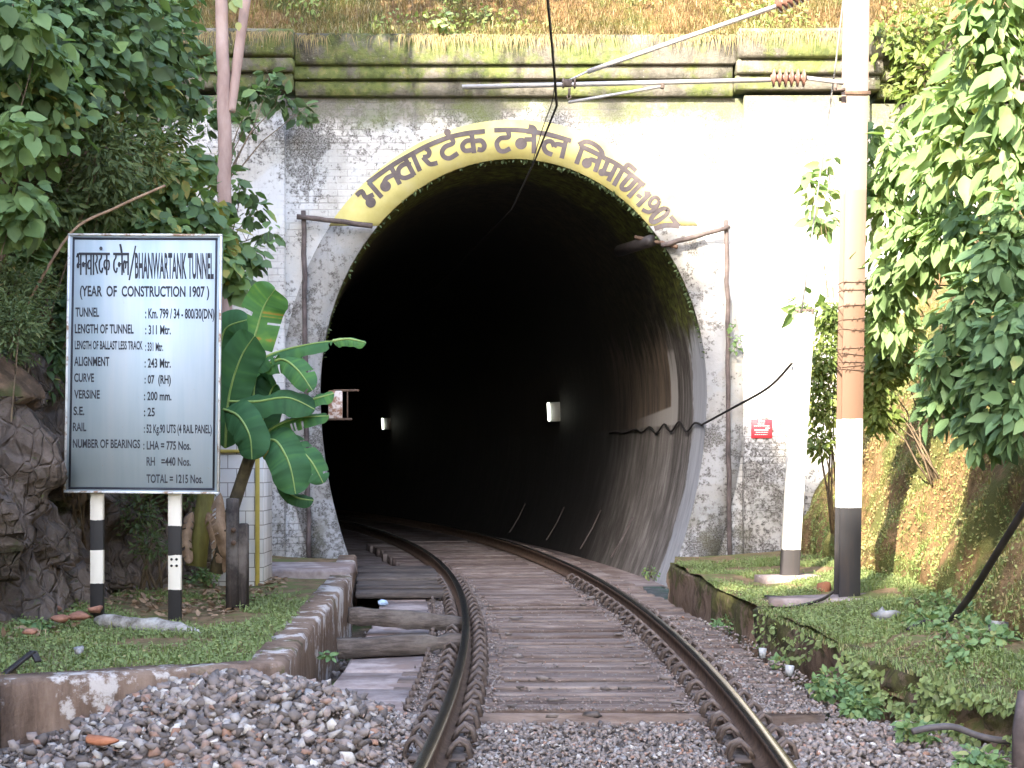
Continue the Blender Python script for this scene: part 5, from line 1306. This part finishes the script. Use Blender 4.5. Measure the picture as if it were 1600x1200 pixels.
mb = MB(); mb.box(P(1312, 140, AY), (.10, .06, .03), .005); mb.box(P(1305, 137, AY), (.03, .06, .07), .005); part(mb, 'bracket', M['clip'], ct)
# wires
cable('contact_wire', [(.62, -14, 4.98), (.50, 4, 4.90), P(856, 0, 12.0), P(866, 110, AY - .3), P(870, 165, AY + .1)] , .0125, M['wire'], 'black overhead contact wire coming down to the cantilever', 'wire', 1)
cable('contact_wire', [P(870, 165, AY + .1), P(838, 245, 17.7), P(800, 327, 21.4), tpt(s_of_y(30), 0, 4.83), tpt(s_of_y(38), 0, 4.83)], .0105, M['wire'], 'black contact wire running from the cantilever into the tunnel', 'wire', 1)
cable('dropper_wire', [P(867, 130, AY), P(862, 162, AY + .2), P(848, 200, AY + 1.5), P(828, 268, 18.6)], .005, M['wire'], 'thin dropper wire beside the contact wire over the arch lettering', 'wire', 3)
cable('guy_wire', [P(1252, 490, 16.3), P(1283, 262, 15.8), P(1306, 100, 15.2), P(1330, -110, 14.6)], .009, M['alu'], 'grey guy rod from the white post up to the mast', 'guy wire', 2)
AYp = 16.6
t = thing('anchor_post', P(1232, 906, AYp), 'leaning white anchor post with black foot between portal and mast', 'post')
a, b = Vector(P(1233, 905, AYp)), Vector(P(1257, 492, AYp)); ax = b - a
rot = Matrix.Rotation(math.atan2(ax.x, ax.z), 3, 'Y'); mid = (a + b) / 2
white_post = banded('anchor_post_paint', [(-1, (.05, .047, .052)), (P(0, 858, AYp)[2], (.76, .74, .72))], .6, .08)
mb = MB(); mb.box(mid, (.185, .18, ax.length), .006, rot); part(mb, 'shaft', white_post, t)
mb = MB()
for dx in (-.07, .0, .07): mb.tube([b + Vector((dx, -.03, -.15)), b + Vector((dx + .01, -.03, .06))], .012, 6)
mb.box(b + Vector((0, 0, .05)), (.20, .06, .025), .004)
part(mb, 'anchor_fitting', M['clip'], t)

# ------------------------------------------------------------------ hoses, litter, rocks
cable('hose', [P(1640, 720, 9.6), P(1600, 795, 10.0), P(1560, 860, 10.4), P(1520, 925, 10.9), P(1486, 970, 11.2)], .026, M['hose'], 'thick black hose hanging down the right bank to the grass', 'hose', 6, 0, 10)
cable('hose', [P(1490, 968, 11.4), P(1460, 975, 11.4), P(1440, 972, 11.4), P(1418, 985, 11.35)], .018, M['hose'], 'short black hose end lying on the grass', 'hose', 6, 0, 8)
cable('cable', [P(1182, 950, 14.2), P(1230, 950, 13.9), P(1280, 938, 13.9), P(1302, 925, 14.2)], .014, M['hose'], 'dark cable running over the plinth to the mast foot', 'cable', 6, 0, 8)
cable('pipe', [P(1425, 1143, 8.6), P(1455, 1137, 8.6), P(1490, 1136, 8.6), P(1530, 1150, 8.6), P(1575, 1158, 8.6), P(1640, 1160, 8.6)], .019, M['greyhose'], 'grey flexible pipe crossing the turf edge at the bottom right', 'pipe', 6, 0, 10)
mb = MB(); mb.tube([P(1598, 1230, 8.3), P(1597, 1140, 8.35), P(1606, 1082, 8.4)], [.06, .055, .05], 10, 0, True, .5, .1); tag(mb.build('stake', M['polewood'], smooth=True), 'weathered wooden stake at the bottom right photo edge', 'stake')
mb = MB(); a, b = P(-14, 1070, 9.3), P(52, 1018, 9.6); mb.bar(a, b, .045, .02, .003); mb.bar(b, P(60, 1034, 9.55), .045, .018, .003); tag(mb.build('metal_strip', M['hose']), 'bent dark metal strip sticking out over the terrace corner', 'metal strip')
def rock(name, c, r, label, cat, stops, group=None, flat=1.0, seed=0, sc=(1, 1, 1)):
    v, f = hull_template(26, 500 + seed); mb = MB()
    v = v * np.array((r, r * .85, r * 1.1 * flat)) * np.array(sc); mb.addarr(v + np.array(c), [f])
    return tag(mb.build(name, simple('rock_' + str(seed), stops, 14, .85, .5)), label, cat, group)
x, y, z = PZ(1556, 1003, .22)
rock('rock', (x, y, z + .06), .11, 'jagged white rock in the weeds at the right bank foot', 'rock', [(.4, (.08, .075, .065)), (.58, (.28, .27, .255))], None, 1.4, 1, (.8, .8, 1.2))
x, y, z = PZ(176, 1142, -.05); rock('brick_lump', (x, y - .25, z), .085, 'orange brick lump on the edge of the gravel heap', 'brick lump', [(.35, (.30, .11, .055)), (.6, (.44, .18, .10))], None, .8, 2, (1.15, .9, .7))
x, y, z = PZ(1405, 1050, .1)
x, y, z = PZ(1565, 968, .25); rock('rock', (x, y, z + .03), .11, 'brown rounded rock behind the white rock', 'rock', [(.35, (.12, .085, .08)), (.6, (.22, .17, .16))], None, .8, 4)
for k, (px_, py_) in enumerate(((60, 955), (95, 965), (125, 960), (48, 985), (150, 950), (80, 948))):
    x, y, z = PZ(px_, py_, .25); rock('rubble_lump', (x, y, z - .01), .06 + .02 * (k % 3), 'reddish broken rubble lump among leaves at the rock foot', 'rubble', [(.35, (.16, .07, .05)), (.6, (.32, .16, .11))], 'rubble lumps at the rock foot', .6, 10 + k)
# loose dark stones scattered on the track deck
for k, (px_, py_) in enumerate(((801, 1104), (870, 1097), (812, 1075), (845, 1062), (814, 1038), (810, 1027), (800, 1013), (792, 992), (806, 968), (912, 946), (925, 936), (975, 968), (983, 980), (965, 992), (985, 1012), (1005, 1040), (975, 1078), (1038, 1062), (1056, 1103), (947, 1078), (1062, 1012), (765, 948), (740, 930), (865, 1121), (928, 1120))):
    x, y, z = PZ(px_, py_, -.14); v, f = STONES[k % 14]; mb = MB(); r = random.uniform(.03, .06)
    mb.addarr(v * np.array((r * 1.3, r, r * .6)) + np.array((x, y, z + r * .25)), [f], 0, random.uniform(0, .45))
    tag(mb.build('stone', M['stone']), 'loose dark stone lying on the timber deck between the rails', 'stone', 'loose stones on the track deck')
LIT = simple('white_plastic', [(.3, (.30, .31, .33)), (.7, (.45, .46, .47))], 6, .4, .1)
for (px_, py_, lab) in ((1191, 1024, 'crushed white plastic cup at the wall foot, farther one'), (1233, 1052, 'white plastic cup at the foot of the kerb wall, nearer one')):
    x, y, z = PZ(px_, py_, -.19); mb = MB(); mb.tube([(x, y, z - .02), (x + .005, y, z + .06)], [.026, .034], 12, 0, True, .5, .1); tag(mb.build('plastic_cup', LIT), lab, 'plastic cup', 'plastic cups by the wall')
x, y, z = PZ(592, 922, -.40)
mb = MB(); v, f = hull_template(40, 77); mb.addarr(v * .06 + np.array((-1.42, 16.9, -.13)), [f]); tag(mb.build('plastic_bottle', simple('blue_plastic', [(.3, (.30, .42, .60)), (.7, (.45, .55, .70))], 6, .4, .1)), 'pale blue crushed plastic litter in the gully', 'litter')
for (px_, py_, z, r, lab) in ((1386, 962, .2, .085, 'crumpled grey plastic bag on the grass by the mast plinth'), (124, 1017, .2, .045, 'small crumpled white wrapper in the terrace grass')):
    x, y, z = PZ(px_, py_, z); v, f = hull_template(30, int(px_)); mb = MB(); v = v * (1 + .25 * RNG.normal(size=(len(v), 1))); mb.addarr(v * np.array((r, r, r * 1.2)) + np.array((x, y, z)), [f]); tag(mb.build('plastic_bag', simple('grey_plastic', [(.35, (.12, .12, .125)), (.6, (.26, .265, .28))], 8, .4, .2)), lab, 'litter')
mb = MB(); c = P(1287, 925, 14.9); v, f = hull_template(14, 91); mb.addarr(v * np.array((.10, .05, .18)) + np.array((c[0], c[1], c[2])), [f]); tag(mb.build('rusty_plate', simple('rusty_scrap', [(.3, (.18, .07, .04)), (.7, (.30, .13, .07))], 8, .9, .4)), 'rusty scrap lump leaning at the left of the mast foot', 'scrap')
# dark rubbish in the gully
mb = MB(); n = 160; Y = RNG.uniform(10.6, 17, n); X = wall_x(Y) + .05 + RNG.uniform(0, .45, n)
stones_into(mb, np.stack([X, Y, -.49 + RNG.uniform(0, .05, n)], 1), RNG.uniform(.015, .06, n), RNG.beta(1, 2.2, n)); tag(mb.build('gully_rubble', M['stone']), 'dark stones and rubbish lying in the gully bottom', 'rubble', kind='stuff')
# leaf litter on the ground near rocks
mb = MB(); n = 1800; X = RNG.uniform(-4.2, -2.4, n); Y = RNG.uniform(10.5, 17.5, n); k = patchy(X, Y, 1.2, 44) + .5 * ((Y > 13.5)) + .6 * (X < -3.4) > .2; X, Y = X[k], Y[k]; n = len(X)
put_leaves(mb, np.stack([X, Y, plat_z(X, Y) + RNG.uniform(.0, .03, n)], 1), RNG.normal(0, 1, (n, 3)) * np.array((1, 1, .25)), np.array((0, 0, 1)) + RNG.normal(0, .5, (n, 3)), RNG.uniform(.03, .10, n), .5, .5 + 0 * X)
tag(mb.build('leaf_litter', M['dryleaf']), 'brown fallen leaves on the soil by the rock', 'leaf litter', kind='stuff')

# ------------------------------------------------------------------ big trees on the left slope behind the camera (they shade the cutting)
def uvw(u, v, w):
    h = (math.sin(R(SUN_AZ)), math.cos(R(SUN_AZ))); r_ = (h[1], -h[0]); E = R(SUN_EL)
    return (u * r_[0] + w * h[0], u * r_[1] + w * h[1], (v - w * math.sin(E)) / math.cos(E))

CROWNS = [(-14.0, 14.0, 3.6, -11, 'tallest spreading tree on the slope behind the camera'), (-10.6, 12.1, 3.55, -10, 'broad tree below the tallest one on the slope'),
          (-8.3, 9.1, 3.25, -10, 'mid sized tree low on the slope behind the camera'), (-4.6, 5.3, 3.0, -12, 'low bushy tree close to the track behind the camera'),
          (-0.3, 6.7, 2.7, -14, 'leafy tree leaning over the track behind the camera'), (-11.5, 7.6, 3.6, -9, 'rounded tree at the slope foot behind the camera'),
          (-2.0, 2.4, 2.6, -13, 'lowest shrubby tree beside the track behind the camera'), (2.6, 6.0, 3.0, -14, 'leafy tree on the far side behind the camera'), (-6.6, 4.6, 3.0, -8, 'round crowned tree beside the lowest one'), (-7.7, 11.1, 2.0, -9, 'small round tree between the broad one and the mid sized one'), (-9.0, 4.6, 3.2, -8, 'dense tree nearest to the signboard outside the picture')]
for (u, v, r, w, lab) in CROWNS:
    c = Vector(uvw(u, v, w)); gz = 1.0 if abs(c.x) < 5 else min(c.z - r - 1, 3 + .9 * (abs(c.x) - 5))
    base = (c.x - .6, c.y - .5, min(gz, c.z - r - .5) if c.x > -5 else gz)
    t = thing('shade_tree', base, lab, 'tree', 'trees on the slope behind the camera')
    mb = MB(); bl = [(c.x, c.y, c.z, r * .8, r * .8, r * .8)]
    for k in range(9):
        d = norm(RNG.normal(size=3)); bl.append((c.x + d[0] * r * .6, c.y + d[1] * r * .6, c.z + d[2] * r * .6, r * .45, r * .45, r * .42))
    blob_leaves(mb, bl, int(560 * r * r), .5, .6, .4, .3)
    part(mb, 'crown', M['leaf_broad'], t)
    mb = MB(); b0 = Vector(base); mb.tube([b0 - Vector((0, 0, 1)), b0.lerp(c, .5) + Vector((.2, 0, 0)), c], [.24, .19, .08], 10); part(mb, 'trunk', M['bark'], t, True)
